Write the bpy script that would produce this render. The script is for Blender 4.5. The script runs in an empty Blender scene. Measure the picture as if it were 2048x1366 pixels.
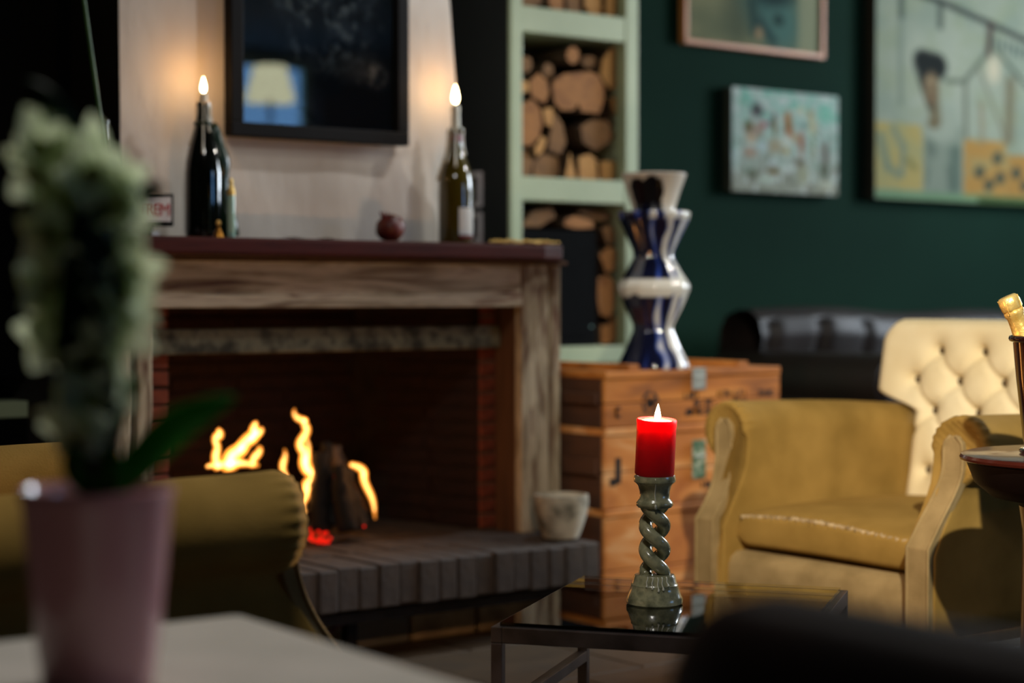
import bpy, bmesh, math, random
import numpy as np
from mathutils import Vector, Matrix, noise as mnoise

random.seed(11)
R = math.radians
PI = math.pi
scn = bpy.context.scene
COL = scn.collection

# ------------------------------------------------------------------ camera
cam_d = bpy.data.cameras.new('camera')
cam = bpy.data.objects.new('camera', cam_d)
COL.objects.link(cam)
cam.location = (0, 0, 0.85)
cam.rotation_euler = (R(90) - math.atan(88 / 3660.0), 0, -R(37.5))
cam_d.sensor_width = 36
cam_d.lens = 3660 / 2048 * 36
cam_d.clip_start = 0.05
cam_d.dof.use_dof = True
cam_d.dof.focus_distance = 3.13
cam_d.dof.aperture_fstop = 1.9
cam_d.dof.aperture_blades = 9
scn.camera = cam

# ------------------------------------------------------------------ light
scn.view_settings.view_transform = 'Standard'
scn.view_settings.look = 'None'
scn.view_settings.gamma = 1.0
scn.view_settings.use_curve_mapping = False
scn.view_settings.exposure = 0.0
w = bpy.data.worlds.new('world')
scn.world = w
w.use_nodes = True
w.node_tree.nodes['Background'].inputs[0].default_value = (0.55, 0.62, 0.7, 1)
w.node_tree.nodes['Background'].inputs[1].default_value = 0.012


def lamp(name, typ, loc, power, color, target=None, **kw):
    d = bpy.data.lights.new(name, typ)
    d.energy = power
    d.color = color
    for k, v in kw.items():
        setattr(d, k, v)
    o = bpy.data.objects.new(name, d)
    COL.objects.link(o)
    o.location = loc
    if target is not None:
        o.rotation_euler = (Vector(target) - Vector(loc)).to_track_quat('-Z', 'Y').to_euler()
    return o


# spotlight on the seats, added fill spots, a ceiling lamp, and daylight of two windows
lamp('key_or_fill_spot', 'SPOT', (0.43, -0.20, 2.41), 900, (1.0, 0.93, 0.79), (3.42, 2.78, 0.66),
     spot_size=R(25), spot_blend=0.8, shadow_soft_size=0.03)
lamp('key_or_fill_spot', 'SPOT', (3.30, 3.22, 2.47), 38, (0.95, 0.97, 1.0), (2.45, 3.95, 1.20),
     spot_size=R(95), spot_blend=0.8, shadow_soft_size=0.03)  # unseen fill spot, added to brighten the chimney breast
lamp('key_or_fill_spot', 'SPOT', (5.10, 2.60, 2.47), 78, (1.0, 0.95, 0.84), (3.50, 4.1, 0.95),
     spot_size=R(62), spot_blend=0.9, shadow_soft_size=0.06)  # unseen spot added as a wash over logs, vase and crates
lamp('key_or_fill_spot', 'SPOT', (5.60, 3.45, 2.49), 7, (0.96, 1.0, 0.92), (5.35, 4.75, 1.45),
     spot_size=R(95), spot_blend=0.9, shadow_soft_size=0.05)  # weak unseen spot, added only to lift the paintings
lamp('ceiling_lamp', 'AREA', (1.05, 1.65, 2.50), 16.5, (1.0, 0.96, 0.90), (1.05, 1.75, 0), shape='DISK', size=0.4)
lamp('daylight_right_window', 'AREA', (7.30, 3.00, 1.92), 130, (0.90, 0.97, 1.0), (2.6, 2.9, 0.9),
     shape='RECTANGLE', size=1.3, size_y=1.3)


# ------------------------------------------------------------------ helpers
def lin(c):
    return tuple((x / 12.92 if x <= 0.04045 else ((x + 0.055) / 1.055) ** 2.4) for x in (v / 255.0 for v in c[:3])) + (1.0,)


class NT:
    def __init__(self, name):
        self.m = bpy.data.materials.new(name)
        self.m.use_nodes = True
        self.t = self.m.node_tree
        self.n = self.t.nodes
        self.b = self.n['Principled BSDF']
        self.out = self.n['Material Output']

    def add(self, typ, **kw):
        n = self.n.new(typ)
        for k, v in kw.items():
            setattr(n, k, v)
        return n

    def link(self, a, b):
        self.t.links.new(a, b)


def mat(name, cols, rough=0.6, scale=8.0, stretch=(1, 1, 1), metallic=0.0, bump=0.0, bscale=None, bstretch=None, detail=6.0,
        distort=0.0, coat=0.0, sheen=0.0, spec=0.5, stops=None, rough2=None, sss=0.0, emis=None):
    """principled material whose colour runs through cols by a noise texture"""
    q = NT(name)
    b = q.b
    b.inputs['Roughness'].default_value = rough
    b.inputs['Metallic'].default_value = metallic
    b.inputs['Specular IOR Level'].default_value = spec
    if coat:
        b.inputs['Coat Weight'].default_value = coat
        b.inputs['Coat Roughness'].default_value = 0.06
    if sheen:
        b.inputs['Sheen Weight'].default_value = sheen
        b.inputs['Sheen Roughness'].default_value = 0.4
        b.inputs['Sheen Tint'].default_value = lin(cols[-1])
    tc = q.add('ShaderNodeTexCoord')
    mp = q.add('ShaderNodeMapping')
    mp.inputs['Scale'].default_value = stretch
    q.link(tc.outputs['Object'], mp.inputs['Vector'])
    if len(cols) == 1:
        b.inputs['Base Color'].default_value = lin(cols[0])
    else:
        nz = q.add('ShaderNodeTexNoise')
        nz.inputs['Scale'].default_value = scale
        nz.inputs['Detail'].default_value = detail
        nz.inputs['Distortion'].default_value = distort
        q.link(mp.outputs[0], nz.inputs['Vector'])
        cr = q.add('ShaderNodeValToRGB')
        el = cr.color_ramp.elements
        st = stops or [0.3 + 0.4 * i / (len(cols) - 1) for i in range(len(cols))]
        while len(el) < len(cols):
            el.new(0.5)
        for e, s, c in zip(el, st, cols):
            e.position = s
            e.color = lin(c)
        q.link(nz.outputs[0], cr.inputs[0])
        q.link(cr.outputs[0], b.inputs['Base Color'])
        if rough2 is not None:
            mr = q.add('ShaderNodeMapRange')
            mr.inputs['From Min'].default_value = 0.3
            mr.inputs['From Max'].default_value = 0.7
            mr.inputs['To Min'].default_value = rough
            mr.inputs['To Max'].default_value = rough2
            q.link(nz.outputs[0], mr.inputs[0])
            q.link(mr.outputs[0], b.inputs['Roughness'])
    if bump:
        mp2 = q.add('ShaderNodeMapping')
        mp2.inputs['Scale'].default_value = bstretch or stretch
        q.link(tc.outputs['Object'], mp2.inputs['Vector'])
        n2 = q.add('ShaderNodeTexNoise')
        n2.inputs['Scale'].default_value = bscale or scale * 4
        n2.inputs['Detail'].default_value = 5
        q.link(mp2.outputs[0], n2.inputs['Vector'])
        bp = q.add('ShaderNodeBump')
        bp.inputs['Strength'].default_value = min(1.0, bump)
        bp.inputs['Distance'].default_value = 0.004
        q.link(n2.outputs[0], bp.inputs['Height'])
        q.link(bp.outputs[0], b.inputs['Normal'])
    return q.m


def emit(name, col, strength):
    q = NT(name)
    q.n.remove(q.b)
    e = q.add('ShaderNodeEmission')
    e.inputs[0].default_value = col if len(col) == 4 else tuple(col) + (1,)
    e.inputs[1].default_value = strength
    q.link(e.outputs[0], q.out.inputs['Surface'])
    return q.m


def flame_volume(name, col, strength):
    q = NT(name)
    q.n.remove(q.b)
    e = q.add('ShaderNodeEmission')
    e.inputs[0].default_value = tuple(col) + (1,)
    e.inputs[1].default_value = strength
    q.link(e.outputs[0], q.out.inputs['Volume'])
    return q.m


def thin_glass(name, tint, rough=0.0, ior=1.5):
    q = NT(name)
    q.n.remove(q.b)
    tr = q.add('ShaderNodeBsdfTransparent')
    tr.inputs[0].default_value = tint
    gl = q.add('ShaderNodeBsdfGlossy')
    gl.inputs['Roughness'].default_value = rough
    fr = q.add('ShaderNodeFresnel')
    fr.inputs['IOR'].default_value = ior
    mx = q.add('ShaderNodeMixShader')
    q.link(fr.outputs[0], mx.inputs[0])
    q.link(tr.outputs[0], mx.inputs[1])
    q.link(gl.outputs[0], mx.inputs[2])
    q.link(mx.outputs[0], q.out.inputs['Surface'])
    return q.m


def painted(name, rough=0.6, coat=0.0):
    q = NT(name)
    a = q.add('ShaderNodeVertexColor')
    a.layer_name = 'Col'
    q.link(a.outputs[0], q.b.inputs['Base Color'])
    q.b.inputs['Roughness'].default_value = rough
    if coat:
        q.b.inputs['Coat Weight'].default_value = coat
        q.b.inputs['Coat Roughness'].default_value = 0.08
    else:
        q.b.inputs['Specular IOR Level'].default_value = 0.06
    return q.m


class MB:
    def __init__(self):
        self.v, self.f, self.mi = [], [], []

    def add(self, vs, fs, mi=0):
        o = len(self.v)
        self.v += [tuple(p) for p in vs]
        self.f += [tuple(i + o for i in f) for f in fs]
        self.mi += [mi] * len(fs)
        return self

    def box(self, x0, x1, y0, y1, z0, z1, mi=0):
        return self.add([(x0, y0, z0), (x1, y0, z0), (x1, y1, z0), (x0, y1, z0), (x0, y0, z1), (x1, y0, z1), (x1, y1, z1), (x0, y1, z1)],
                        [(0, 3, 2, 1), (4, 5, 6, 7), (0, 1, 5, 4), (1, 2, 6, 5), (2, 3, 7, 6), (3, 0, 4, 7)], mi)

    def lathe(self, prof, n=32, o=(0, 0, 0), mod=None, mi=0, caps=True):
        vs, fs = [], []
        m = len(prof)
        for r, z in prof:
            for k in range(n):
                a = 2 * PI * k / n
                rr = r * (mod(a, z) if mod else 1.0)
                vs.append((o[0] + rr * math.cos(a), o[1] + rr * math.sin(a), o[2] + z))
        for i in range(m - 1):
            for k in range(n):
                k2 = (k + 1) % n
                fs.append((i * n + k, i * n + k2, (i + 1) * n + k2, (i + 1) * n + k))
        if caps:
            fs.append(tuple(reversed(range(n))))
            fs.append(tuple(range((m - 1) * n, m * n)))
        return self.add(vs, fs, mi)

    def tube(self, path, rad, n=10, mi=0, flat=1.0, closed=False):
        P = [Vector(p) for p in path]
        m = len(P)
        if not hasattr(rad, '__len__'):
            rad = [rad] * m
        vs, fs = [], []
        prev = None
        for i in range(m):
            if closed:
                t = P[(i + 1) % m] - P[i - 1]
            else:
                t = (P[min(i + 1, m - 1)] - P[max(i - 1, 0)])
            t.normalize()
            if prev is None:
                ref = Vector((0, 0, 1)) if abs(t.z) < 0.9 else Vector((0, 1, 0))
                a = t.cross(ref).normalized()
            else:
                a = (prev - t * prev.dot(t)).normalized()
            prev = a
            b = t.cross(a)
            for k in range(n):
                ang = 2 * PI * k / n
                vs.append(P[i] + a * (rad[i] * math.cos(ang)) + b * (rad[i] * flat * math.sin(ang)))
        last = m if closed else m - 1
        for i in range(last):
            j = (i + 1) % m
            for k in range(n):
                k2 = (k + 1) % n
                fs.append((i * n + k, i * n + k2, j * n + k2, j * n + k))
        if not closed:
            fs.append(tuple(reversed(range(n))))
            fs.append(tuple(range((m - 1) * n, m * n)))
        return self.add(vs, fs, mi)

    def prism(self, poly, y0, y1, mi=0, mi_cap=None):
        """poly of (x, z) swept along y"""
        n = len(poly)
        vs = [(x, y0, z) for x, z in poly] + [(x, y1, z) for x, z in poly]
        self.add(vs, [(i, (i + 1) % n, n + (i + 1) % n, n + i) for i in range(n)], mi)
        o = len(self.v) - 2 * n
        self.f += [tuple(o + i for i in range(n)), tuple(o + n + i for i in reversed(range(n)))]
        self.mi += [mi if mi_cap is None else mi_cap] * 2
        return self

    def blob(self, c, r, n=12, mi=0, jit=0.0):
        prof = [(max(0.0005, math.sin(PI * i / 8)) * 1.0, -math.cos(PI * i / 8)) for i in range(9)]
        s = len(self.v)
        self.lathe(prof, n, (0, 0, 0), mi=mi)
        for i in range(s, len(self.v)):
            x, y, z = self.v[i]
            k = 1 + (jit * mnoise.noise(Vector((x * 2 + c[0] * 9, y * 2, z * 2))) if jit else 0)
            self.v[i] = (c[0] + x * r[0] * k, c[1] + y * r[1] * k, c[2] + z * r[2] * k)
        return self

    def grid(self, fn, nu, nv, mi=0):
        vs = [fn(i / nu, j / nv) for j in range(nv + 1) for i in range(nu + 1)]
        fs = [(j * (nu + 1) + i, j * (nu + 1) + i + 1, (j + 1) * (nu + 1) + i + 1, (j + 1) * (nu + 1) + i) for j in range(nv) for i in range(nu)]
        return self.add(vs, fs, mi)

    def mesh(self, name, mats, smooth=False, bevel=0.0, segs=2):
        me = bpy.data.meshes.new(name)
        me.from_pydata(self.v, [], self.f)
        bm = bmesh.new()
        bm.from_mesh(me)
        bm.faces.ensure_lookup_table()
        for f, mi in zip(bm.faces, self.mi):
            f.material_index = mi
        bmesh.ops.recalc_face_normals(bm, faces=bm.faces)
        if bevel:
            bmesh.ops.bevel(bm, geom=[e for e in bm.edges if len(e.link_faces) == 2 and e.calc_face_angle(0) > 0.5], offset=bevel,
                            segments=segs, profile=0.6, affect='EDGES', clamp_overlap=True)
        if smooth:
            for f in bm.faces:
                f.smooth = True
            if smooth != 'all':
                for e in bm.edges:
                    if len(e.link_faces) == 2 and e.calc_face_angle(0) > R(42):
                        e.smooth = False
        bm.to_mesh(me)
        bm.free()
        for m in (mats if isinstance(mats, (list, tuple)) else [mats]):
            me.materials.append(m)
        return me

    def build(self, name, mats, parent=None, smooth=False, bevel=0.0, segs=2, loc=None, rot=None):
        o = bpy.data.objects.new(name, self.mesh(name, mats, smooth, bevel, segs))
        COL.objects.link(o)
        if parent is not None:
            o.parent = parent
        if loc is not None:
            o.location = loc
        if rot is not None:
            o.rotation_euler = rot
        return o


def put(name, me, parent=None, loc=(0, 0, 0), rot=(0, 0, 0), sc=None):
    o = bpy.data.objects.new(name, me)
    COL.objects.link(o)
    o.parent = parent
    o.location = loc
    o.rotation_euler = rot
    if sc is not None:
        o.scale = sc
    return o


def tag(o, label=None, cat=None, group=None, kind=None):
    for k, v in (('label', label), ('category', cat), ('group', group), ('kind', kind)):
        if v:
            o[k] = v
    return o


def thing(name, label, cat, loc=(0, 0, 0), rz=0.0, group=None):
    o = bpy.data.objects.new(name, None)
    o.empty_display_size = 0.05
    COL.objects.link(o)
    o.location = loc
    o.rotation_euler = (0, 0, rz)
    return tag(o, label, cat, group)


def copy_tree(o, parent=None):
    c = o.copy()
    COL.objects.link(c)
    if parent is not None:
        c.parent = parent
    for ch in list(o.children):
        copy_tree(ch, c)
    return c


def lerp(a, b, t):
    return a + (b - a) * t


def sm(a, b, x):
    t = max(0.0, min(1.0, (x - a) / (b - a)))
    return t * t * (3 - 2 * t)


# ------------------------------------------------------------------ materials
M = {}
M['plaster'] = mat('plaster', [(204, 196, 184), (220, 212, 200)], 0.9, 3, bump=0.9, bscale=24, bstretch=(1, 1, 0.4))
M['green_wall'] = mat('green_wall_paint', [(13, 36, 27), (15, 40, 30)], 0.9, 2.5, bump=0.12, bscale=140, spec=0.08)
M['dark_wall'] = mat('dark_wall_paint', [(5, 7, 6), (8, 9, 8)], 0.95, 3, spec=0.1)
M['breast_side'] = mat('dark_brown_side', [(34, 30, 24), (42, 37, 30)], 0.9, 4, spec=0.1)  # left side of the breast, much darker than its plaster front
M['ceiling'] = mat('ceiling_paint', [(60, 58, 54), (68, 66, 62)], 0.9, 3)
M['stone_floor'] = mat('stone_floor', [(58, 48, 34), (80, 66, 48), (66, 57, 45)], 0.6, 6, bump=0.2, bscale=40)
M['grout'] = mat('floor_grout', [(30, 27, 23), (38, 34, 29)], 0.9, 20)
M['wood_grey_x'] = mat('weathered_wood_across', [(86, 54, 42), (160, 148, 126), (204, 194, 172), (112, 76, 60)], 0.75, 5, (0.8, 3, 7), bump=0.3, bscale=18, distort=0.6, stops=[0.28, 0.44, 0.6, 0.74])
M['wood_grey_z'] = mat('weathered_wood_upright', [(98, 64, 48), (158, 146, 122), (200, 190, 164), (122, 86, 64)], 0.75, 6, (6, 3, 1.0), bump=0.35, bscale=18, distort=0.7, stops=[0.3, 0.45, 0.6, 0.72])
M['wood_reveal'] = mat('brown_board', [(74, 50, 33), (96, 66, 44)], 0.7, 8, (4, 4, 0.6), bump=0.2)
M['mahogany'] = mat('mahogany', [(44, 12, 7), (70, 22, 13), (32, 9, 6)], 0.5, 6, (0.5, 4, 4), spec=0.18)
M['hearth_brick'] = mat('grey_hearth_brick', [(54, 51, 51), (70, 65, 62), (66, 57, 52)], 0.85, 14, bump=0.4, bscale=60)
M['hearth_joint'] = mat('hearth_mortar', [(70, 64, 60), (88, 82, 76)], 0.95, 30)
M['fire_brick'] = mat('sooty_fire_brick', [(18, 10, 8), (40, 21, 15), (10, 8, 7)], 0.95, 12, bump=0.3, bscale=50)
M['pier_brick'] = mat('pier_brick', [(96, 42, 26), (128, 62, 40), (74, 32, 22)], 0.9, 14, bump=0.3, bscale=50)
M['sooty_mortar'] = mat('sooty_mortar', [(46, 37, 30), (24, 19, 16)], 0.95, 20)
M['mortar'] = mat('old_mortar', [(120, 100, 82), (84, 70, 58)], 0.95, 20)
M['soot'] = mat('soot', [(10, 8, 7), (22, 17, 14)], 0.95, 10, spec=0.1)
M['lintel'] = mat('mottled_stone_beam', [(52, 52, 42), (124, 124, 104), (66, 66, 54)], 0.8, 16, bump=0.5, bscale=30, stops=[0.36, 0.55, 0.66])
M['black_metal'] = mat('black_metal', [(20, 19, 19), (34, 31, 29)], 0.45, 20, metallic=0.6, bump=0.1)
M['table_metal'] = mat('worn_table_metal', [(84, 76, 74), (124, 112, 110)], 0.38, 14, metallic=0.8, rough2=0.5)
M['rough_stone'] = mat('rough_stone', [(120, 108, 88), (176, 162, 136), (140, 126, 106)], 0.9, 10, bump=0.8, bscale=25)
M['grey_block'] = mat('smooth_grey_block', [(104, 108, 108), (122, 122, 120)], 0.8, 8, bump=0.1)
M['red_cable'] = mat('dark_red_cable', [(84, 20, 22)], 0.5)
M['frame_black'] = mat('black_frame', [(12, 10, 9), (16, 14, 12)], 0.6, 6, spec=0.15)
M['frame_orange'] = mat('honey_wood_frame', [(168, 98, 50), (192, 120, 66)], 0.45, 8, (1, 1, 1))
M['canvas_edge'] = mat('canvas_edge', [(44, 44, 40), (56, 56, 50)], 0.8, 12)
M['pale_green'] = mat('pale_green_paint', [(164, 178, 142), (180, 192, 156)], 0.5, 5, bump=0.1)
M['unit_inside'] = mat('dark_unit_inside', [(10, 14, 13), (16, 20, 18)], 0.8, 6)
M['log_cut'] = mat('cut_wood', [(160, 106, 50), (198, 146, 80), (140, 90, 42)], 0.8, 9, bump=0.3, bscale=60)
M['log_cut_dim'] = mat('cut_wood_grey_shaded', [(104, 72, 42), (140, 100, 58), (88, 60, 36)], 0.85, 9, bump=0.3, bscale=60)  # dimmer cut wood for grey logs; also puts shade into shadowed ones
M['log_cut_brown'] = mat('cut_wood_brown', [(132, 82, 38), (170, 114, 58), (112, 68, 32)], 0.8, 12, bump=0.3, bscale=60)
M['bark'] = mat('bark', [(58, 44, 32), (92, 72, 52)], 0.9, 20, (4, 1, 4), bump=0.8, bscale=40)
M['char'] = mat('charred_wood', [(6, 5, 5), (13, 11, 10), (86, 78, 78)], 0.85, 14, (1, 1, 0.5), bump=1.0, bscale=30, stops=[0.35, 0.58, 0.78])
M['ash'] = mat('ash', [(80, 72, 68), (120, 112, 106)], 0.95, 30, bump=0.5)
M['velvet'] = mat('olive_gold_velvet', [(130, 102, 46), (156, 124, 62)], 0.85, 9, (1, 1, 1), bump=0.25, bscale=260, sheen=0.25, spec=0.15)
M['velvet_back'] = mat('cream_velvet', [(228, 208, 162), (240, 224, 184)], 0.85, 8, bump=0.2, bscale=260, sheen=0.25, spec=0.15)
M['velvet_panel'] = mat('worn_velvet_panel', [(130, 110, 72), (156, 134, 92)], 0.85, 16, bump=0.3, bscale=260, sheen=0.25, spec=0.15)
M['piping'] = mat('frayed_piping', [(120, 96, 58), (200, 176, 134)], 0.9, 60, bump=0.6, bscale=200)
M['button'] = mat('covered_button', [(74, 56, 30), (90, 70, 40)], 0.85, 30)
M['leather'] = mat('dark_brown_leather', [(14, 8, 6), (24, 14, 10)], 0.55, 10, bump=0.25, bscale=90, spec=0.35)
M['leather_seat'] = mat('maroon_leather', [(40, 18, 20), (54, 26, 26)], 0.35, 8, bump=0.25, bscale=90)
M['leather_front'] = mat('foreground_leather', [(12, 6, 4), (26, 13, 8)], 0.6, 6, bump=0.2, bscale=70, spec=0.12)
M['dark_leg'] = mat('dark_turned_wood', [(30, 18, 12), (44, 26, 18)], 0.4, 20)
M['crate'] = mat('crate_pine', [(128, 74, 24), (172, 104, 36), (190, 126, 56)], 0.7, 5, (0.7, 2, 4), bump=0.25, bscale=30, distort=0.5, stops=[0.3, 0.52, 0.72])
M['crate_worn'] = mat('crate_pine_worn', [(158, 92, 36), (188, 122, 58), (206, 158, 106)], 0.75, 6, (0.9, 2, 2.2), bump=0.25, bscale=30, distort=0.8, stops=[0.32, 0.54, 0.7])
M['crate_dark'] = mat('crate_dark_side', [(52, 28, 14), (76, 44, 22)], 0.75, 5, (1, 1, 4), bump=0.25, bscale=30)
M['stencil'] = mat('stencil_ink', [(24, 17, 13), (36, 26, 20)], 0.8, 30)
M['zinc'] = mat('galvanised_hasp', [(126, 134, 132), (166, 172, 168)], 0.5, 30, metallic=0.35)
M['label_green'] = mat('green_paper_label', [(58, 92, 66), (150, 160, 138)], 0.7, 60, stops=[0.42, 0.58])
M['stone_pot'] = mat('grey_stone_pot', [(84, 84, 74), (180, 176, 160), (206, 200, 184)], 0.9, 9, bump=0.5, bscale=30, stops=[0.36, 0.5, 0.7])
M['bronze'] = mat('greenish_glazed_clay', [(72, 74, 56), (166, 162, 126), (100, 102, 80)], 0.24, 30, coat=0.7, bump=0.1, bscale=80)
M['wax_white'] = mat('pale_wax', [(206, 202, 180), (224, 220, 200)], 0.4, 20)
M['wick'] = mat('burnt_wick', [(16, 12, 10)], 0.9)
M['bottle_black'] = mat('near_black_glass', [(8, 11, 8), (12, 15, 10)], 0.06, 3, coat=0.5)
M['bottle_olive'] = mat('olive_glass', [(66, 56, 14), (80, 70, 20)], 0.07, 3, coat=0.5)
M['green_wax'] = mat('dark_green_wax', [(8, 34, 22), (12, 48, 30)], 0.3, 10)
M['pale_glass'] = mat('pale_green_glass', [(150, 190, 170), (180, 210, 196)], 0.12, 3)
M['gold'] = mat('gold_foil', [(214, 172, 84), (240, 208, 128)], 0.36, 30, metallic=0.5, bump=0.6, bscale=70)
M['brass'] = mat('old_brass', [(150, 96, 34), (196, 138, 56)], 0.3, 20, metallic=0.9)
M['label_white'] = mat('white_paper_label', [(208, 208, 204), (222, 222, 216)], 0.6, 20)
M['red_band'] = mat('dark_red_band', [(110, 24, 26)], 0.4)
M['pomegranate'] = mat('pomegranate_skin', [(50, 15, 11), (104, 32, 22), (150, 84, 46)], 0.45, 12, stops=[0.35, 0.55, 0.72])
M['switch'] = mat('pale_switch_plate', [(176, 168, 168), (190, 184, 184)], 0.4, 20)
M['sign_white'] = mat('sign_face_white', [(206, 204, 204), (220, 218, 216)], 0.5, 30)
M['sign_red'] = mat('sign_letter_red', [(170, 34, 44)], 0.5)
M['black_plastic'] = mat('black_plastic', [(8, 9, 10), (12, 13, 14)], 0.8, 20, spec=0.05)
M['red_wax'] = None
M['pot_pink'] = mat('mauve_glazed_pot', [(202, 140, 142), (218, 158, 160)], 0.2, 5, coat=0.4)
M['soil'] = mat('bark_soil', [(30, 22, 16), (56, 42, 30)], 0.95, 40, bump=0.6)
M['leaf_dark'] = mat('dark_plant_leaf', [(8, 30, 10), (14, 46, 16)], 0.45, 7)
M['stem'] = mat('green_stem', [(36, 70, 26), (56, 92, 40)], 0.5, 10)
M['lip'] = mat('yellow_green_lip', [(150, 160, 84), (180, 180, 96)], 0.6, 20)
M['table_top'] = mat('pale_stone_top', [(172, 168, 158), (192, 186, 176)], 0.5, 7)
M['bucket'] = mat('dark_wine_lacquer', [(24, 7, 7), (36, 11, 10)], 0.14, 4, coat=0.7)
M['side_table'] = mat('dark_mahogany_table', [(46, 14, 9), (68, 23, 14)], 0.3, 6, (1, 1, 1), coat=0.5)
M['shaded_apron'] = mat('shaded_apron', [(14, 7, 5), (20, 10, 8)], 0.5, 8, spec=0.2)  # shade under the table top put into a near-black apron colour
M['chrome'] = mat('chrome', [(190, 194, 200)], 0.1, metallic=1.0)
M['bottle_green'] = mat('dark_green_glass', [(12, 34, 16), (16, 42, 20)], 0.08, 3, coat=0.4)
M['flame_core'] = emit('candle_flame', (1.0, 0.72, 0.36), 26)
M['ember'] = emit('glowing_ember', (1.0, 0.016, 0.006), 1.0)
M['fire_outer'] = flame_volume('fire_outer', (1.0, 0.30, 0.035), 95)
M['fire_inner'] = flame_volume('fire_inner', (1.0, 0.55, 0.16), 230)
M['pane'] = thin_glass('clear_pane', (0.94, 0.97, 0.95, 1), 0.0, 1.5)
M['table_glass'] = thin_glass('table_glass', (0.93, 0.96, 0.94, 1), 0.0, 1.55)
M['sky_pane'] = emit('dusk_sky_in_window', (0.22, 0.50, 1.0), 4.2)
M['lamp_shade'] = emit('lit_cream_lampshade', (1.0, 0.97, 0.66), 5.5)
M['art'] = painted('artist_paint', 0.85)
M['art_print'] = painted('dark_print', 0.5)
M['glaze'] = painted('blue_white_glaze', 0.12, 0.6)
M['clear_bottle'] = thin_glass('clear_bottle_glass', (0.80, 0.88, 0.84, 1), 0.02, 1.5)


def red_wax():
    q = NT('red_candle_wax')
    b = q.b
    b.inputs['Base Color'].default_value = (0.88, 0.003, 0.012, 1)
    b.inputs['Roughness'].default_value = 0.45
    b.inputs['Specular IOR Level'].default_value = 0.25
    b.inputs['Subsurface Weight'].default_value = 1.0
    b.inputs['Subsurface Radius'].default_value = (1.0, 0.10, 0.08)
    b.inputs['Subsurface Scale'].default_value = 0.06
    return q.m


M['red_wax'] = red_wax()


def translucent(name, col, amount):
    q = NT(name)
    q.b.inputs['Base Color'].default_value = lin(col)
    q.b.inputs['Roughness'].default_value = 0.5
    tr = q.add('ShaderNodeBsdfTranslucent')
    tr.inputs[0].default_value = lin(col)
    mx = q.add('ShaderNodeMixShader')
    mx.inputs[0].default_value = amount
    q.link(q.b.outputs[0], mx.inputs[1])
    q.link(tr.outputs[0], mx.inputs[2])
    q.link(mx.outputs[0], q.out.inputs['Surface'])
    return q.m


M['leaf'] = translucent('plant_leaf', (44, 128, 22), 0.4)
M['petal'] = translucent('white_petal', (222, 234, 196), 0.5)

# ------------------------------------------------------------------ setting
XA, XB, YA, YB, ZC = -1.6, 7.6, -3.2, 4.76, 2.55
fl = MB().box(XA, XB, YA, YB, -0.10, -0.012).build('floor', M['grout'])
tag(fl, kind='structure')
tile_m = [MB().box(-0.197, 0.197, -0.197, 0.197, -0.02, 0.0).mesh('floor_tile', M['stone_floor'], bevel=0.003, segs=1)]
for i in range(17):
    for j in range(10):
        x, y = 0.2 + 0.4 * i - 0.4 + (0.2 if j % 2 else 0), 0.55 + 0.4 * j - 0.4
        if y > 4.4 or x > 6.2:
            continue
        put('tile', tile_m[0], fl, (x, y, random.uniform(-0.002, 0.001)))
tag(MB().box(1.88, XB, 4.75, 4.86, 0, ZC).build('wall_back', M['green_wall']), kind='structure')
tag(MB().box(XA, 1.90, 4.22, 4.32, 0, 0.56).box(XA, 1.90, 4.22, 4.32, 0.66, ZC).box(XA, 1.90, 4.48, 4.50, 0.50, 0.70).box(XA, 1.90, 4.32, 4.50, 0.545, 0.56)
    .build('wall_alcove', M['dark_wall']), kind='structure')
tag(MB().box(XA - 0.1, XA, YA, 4.86, 0, ZC).build('wall_left', M['dark_wall']), kind='structure')
tag(MB().box(XA, XB, YA, YB, ZC, ZC + 0.1).build('ceiling', M['ceiling']), kind='structure')
# right wall and front wall, each with a window opening
wr = MB().box(XB, XB + 0.1, YA, 2.20, 0, ZC).box(XB, XB + 0.1, 3.80, 4.86, 0, ZC).box(XB, XB + 0.1, 2.20, 3.80, 0, 1.2).box(XB, XB + 0.1, 2.20, 3.80, 2.5, ZC)
tag(wr.build('wall_right', M['green_wall']), kind='structure')
wf = MB().box(XA, 4.80, YA - 0.1, YA, 0, ZC).box(6.70, XB, YA - 0.1, YA, 0, ZC).box(4.80, 6.70, YA - 0.1, YA, 0, 1.2).box(4.80, 6.70, YA - 0.1, YA, 2.5, ZC)
tag(wf.build('wall_front', M['dark_wall']), kind='structure')


def window(name, w, h, loc, rz):
    o = bpy.data.objects.new(name, None)
    COL.objects.link(o)
    o.location = loc
    o.rotation_euler = (0, 0, rz)
    tag(o, kind='structure')
    fr = MB()
    for a, b, c, d in ((-w / 2, -w / 2 + 0.06, 0, h), (w / 2 - 0.06, w / 2, 0, h), (-0.025, 0.025, 0, h), (-w / 2, w / 2, 0, 0.06), (-w / 2, w / 2, h - 0.06, h), (-w / 2, w / 2, h * 0.6, h * 0.6 + 0.04)):
        fr.box(a, b, 0.0, 0.06, c, d)
    fr.build('window_frame', M['pale_green'], o, bevel=0.004)
    MB().box(-w / 2 + 0.02, w / 2 - 0.02, 0.065, 0.075, 0.02, h - 0.02).build('window_pane', M['sky_pane'], o)


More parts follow.
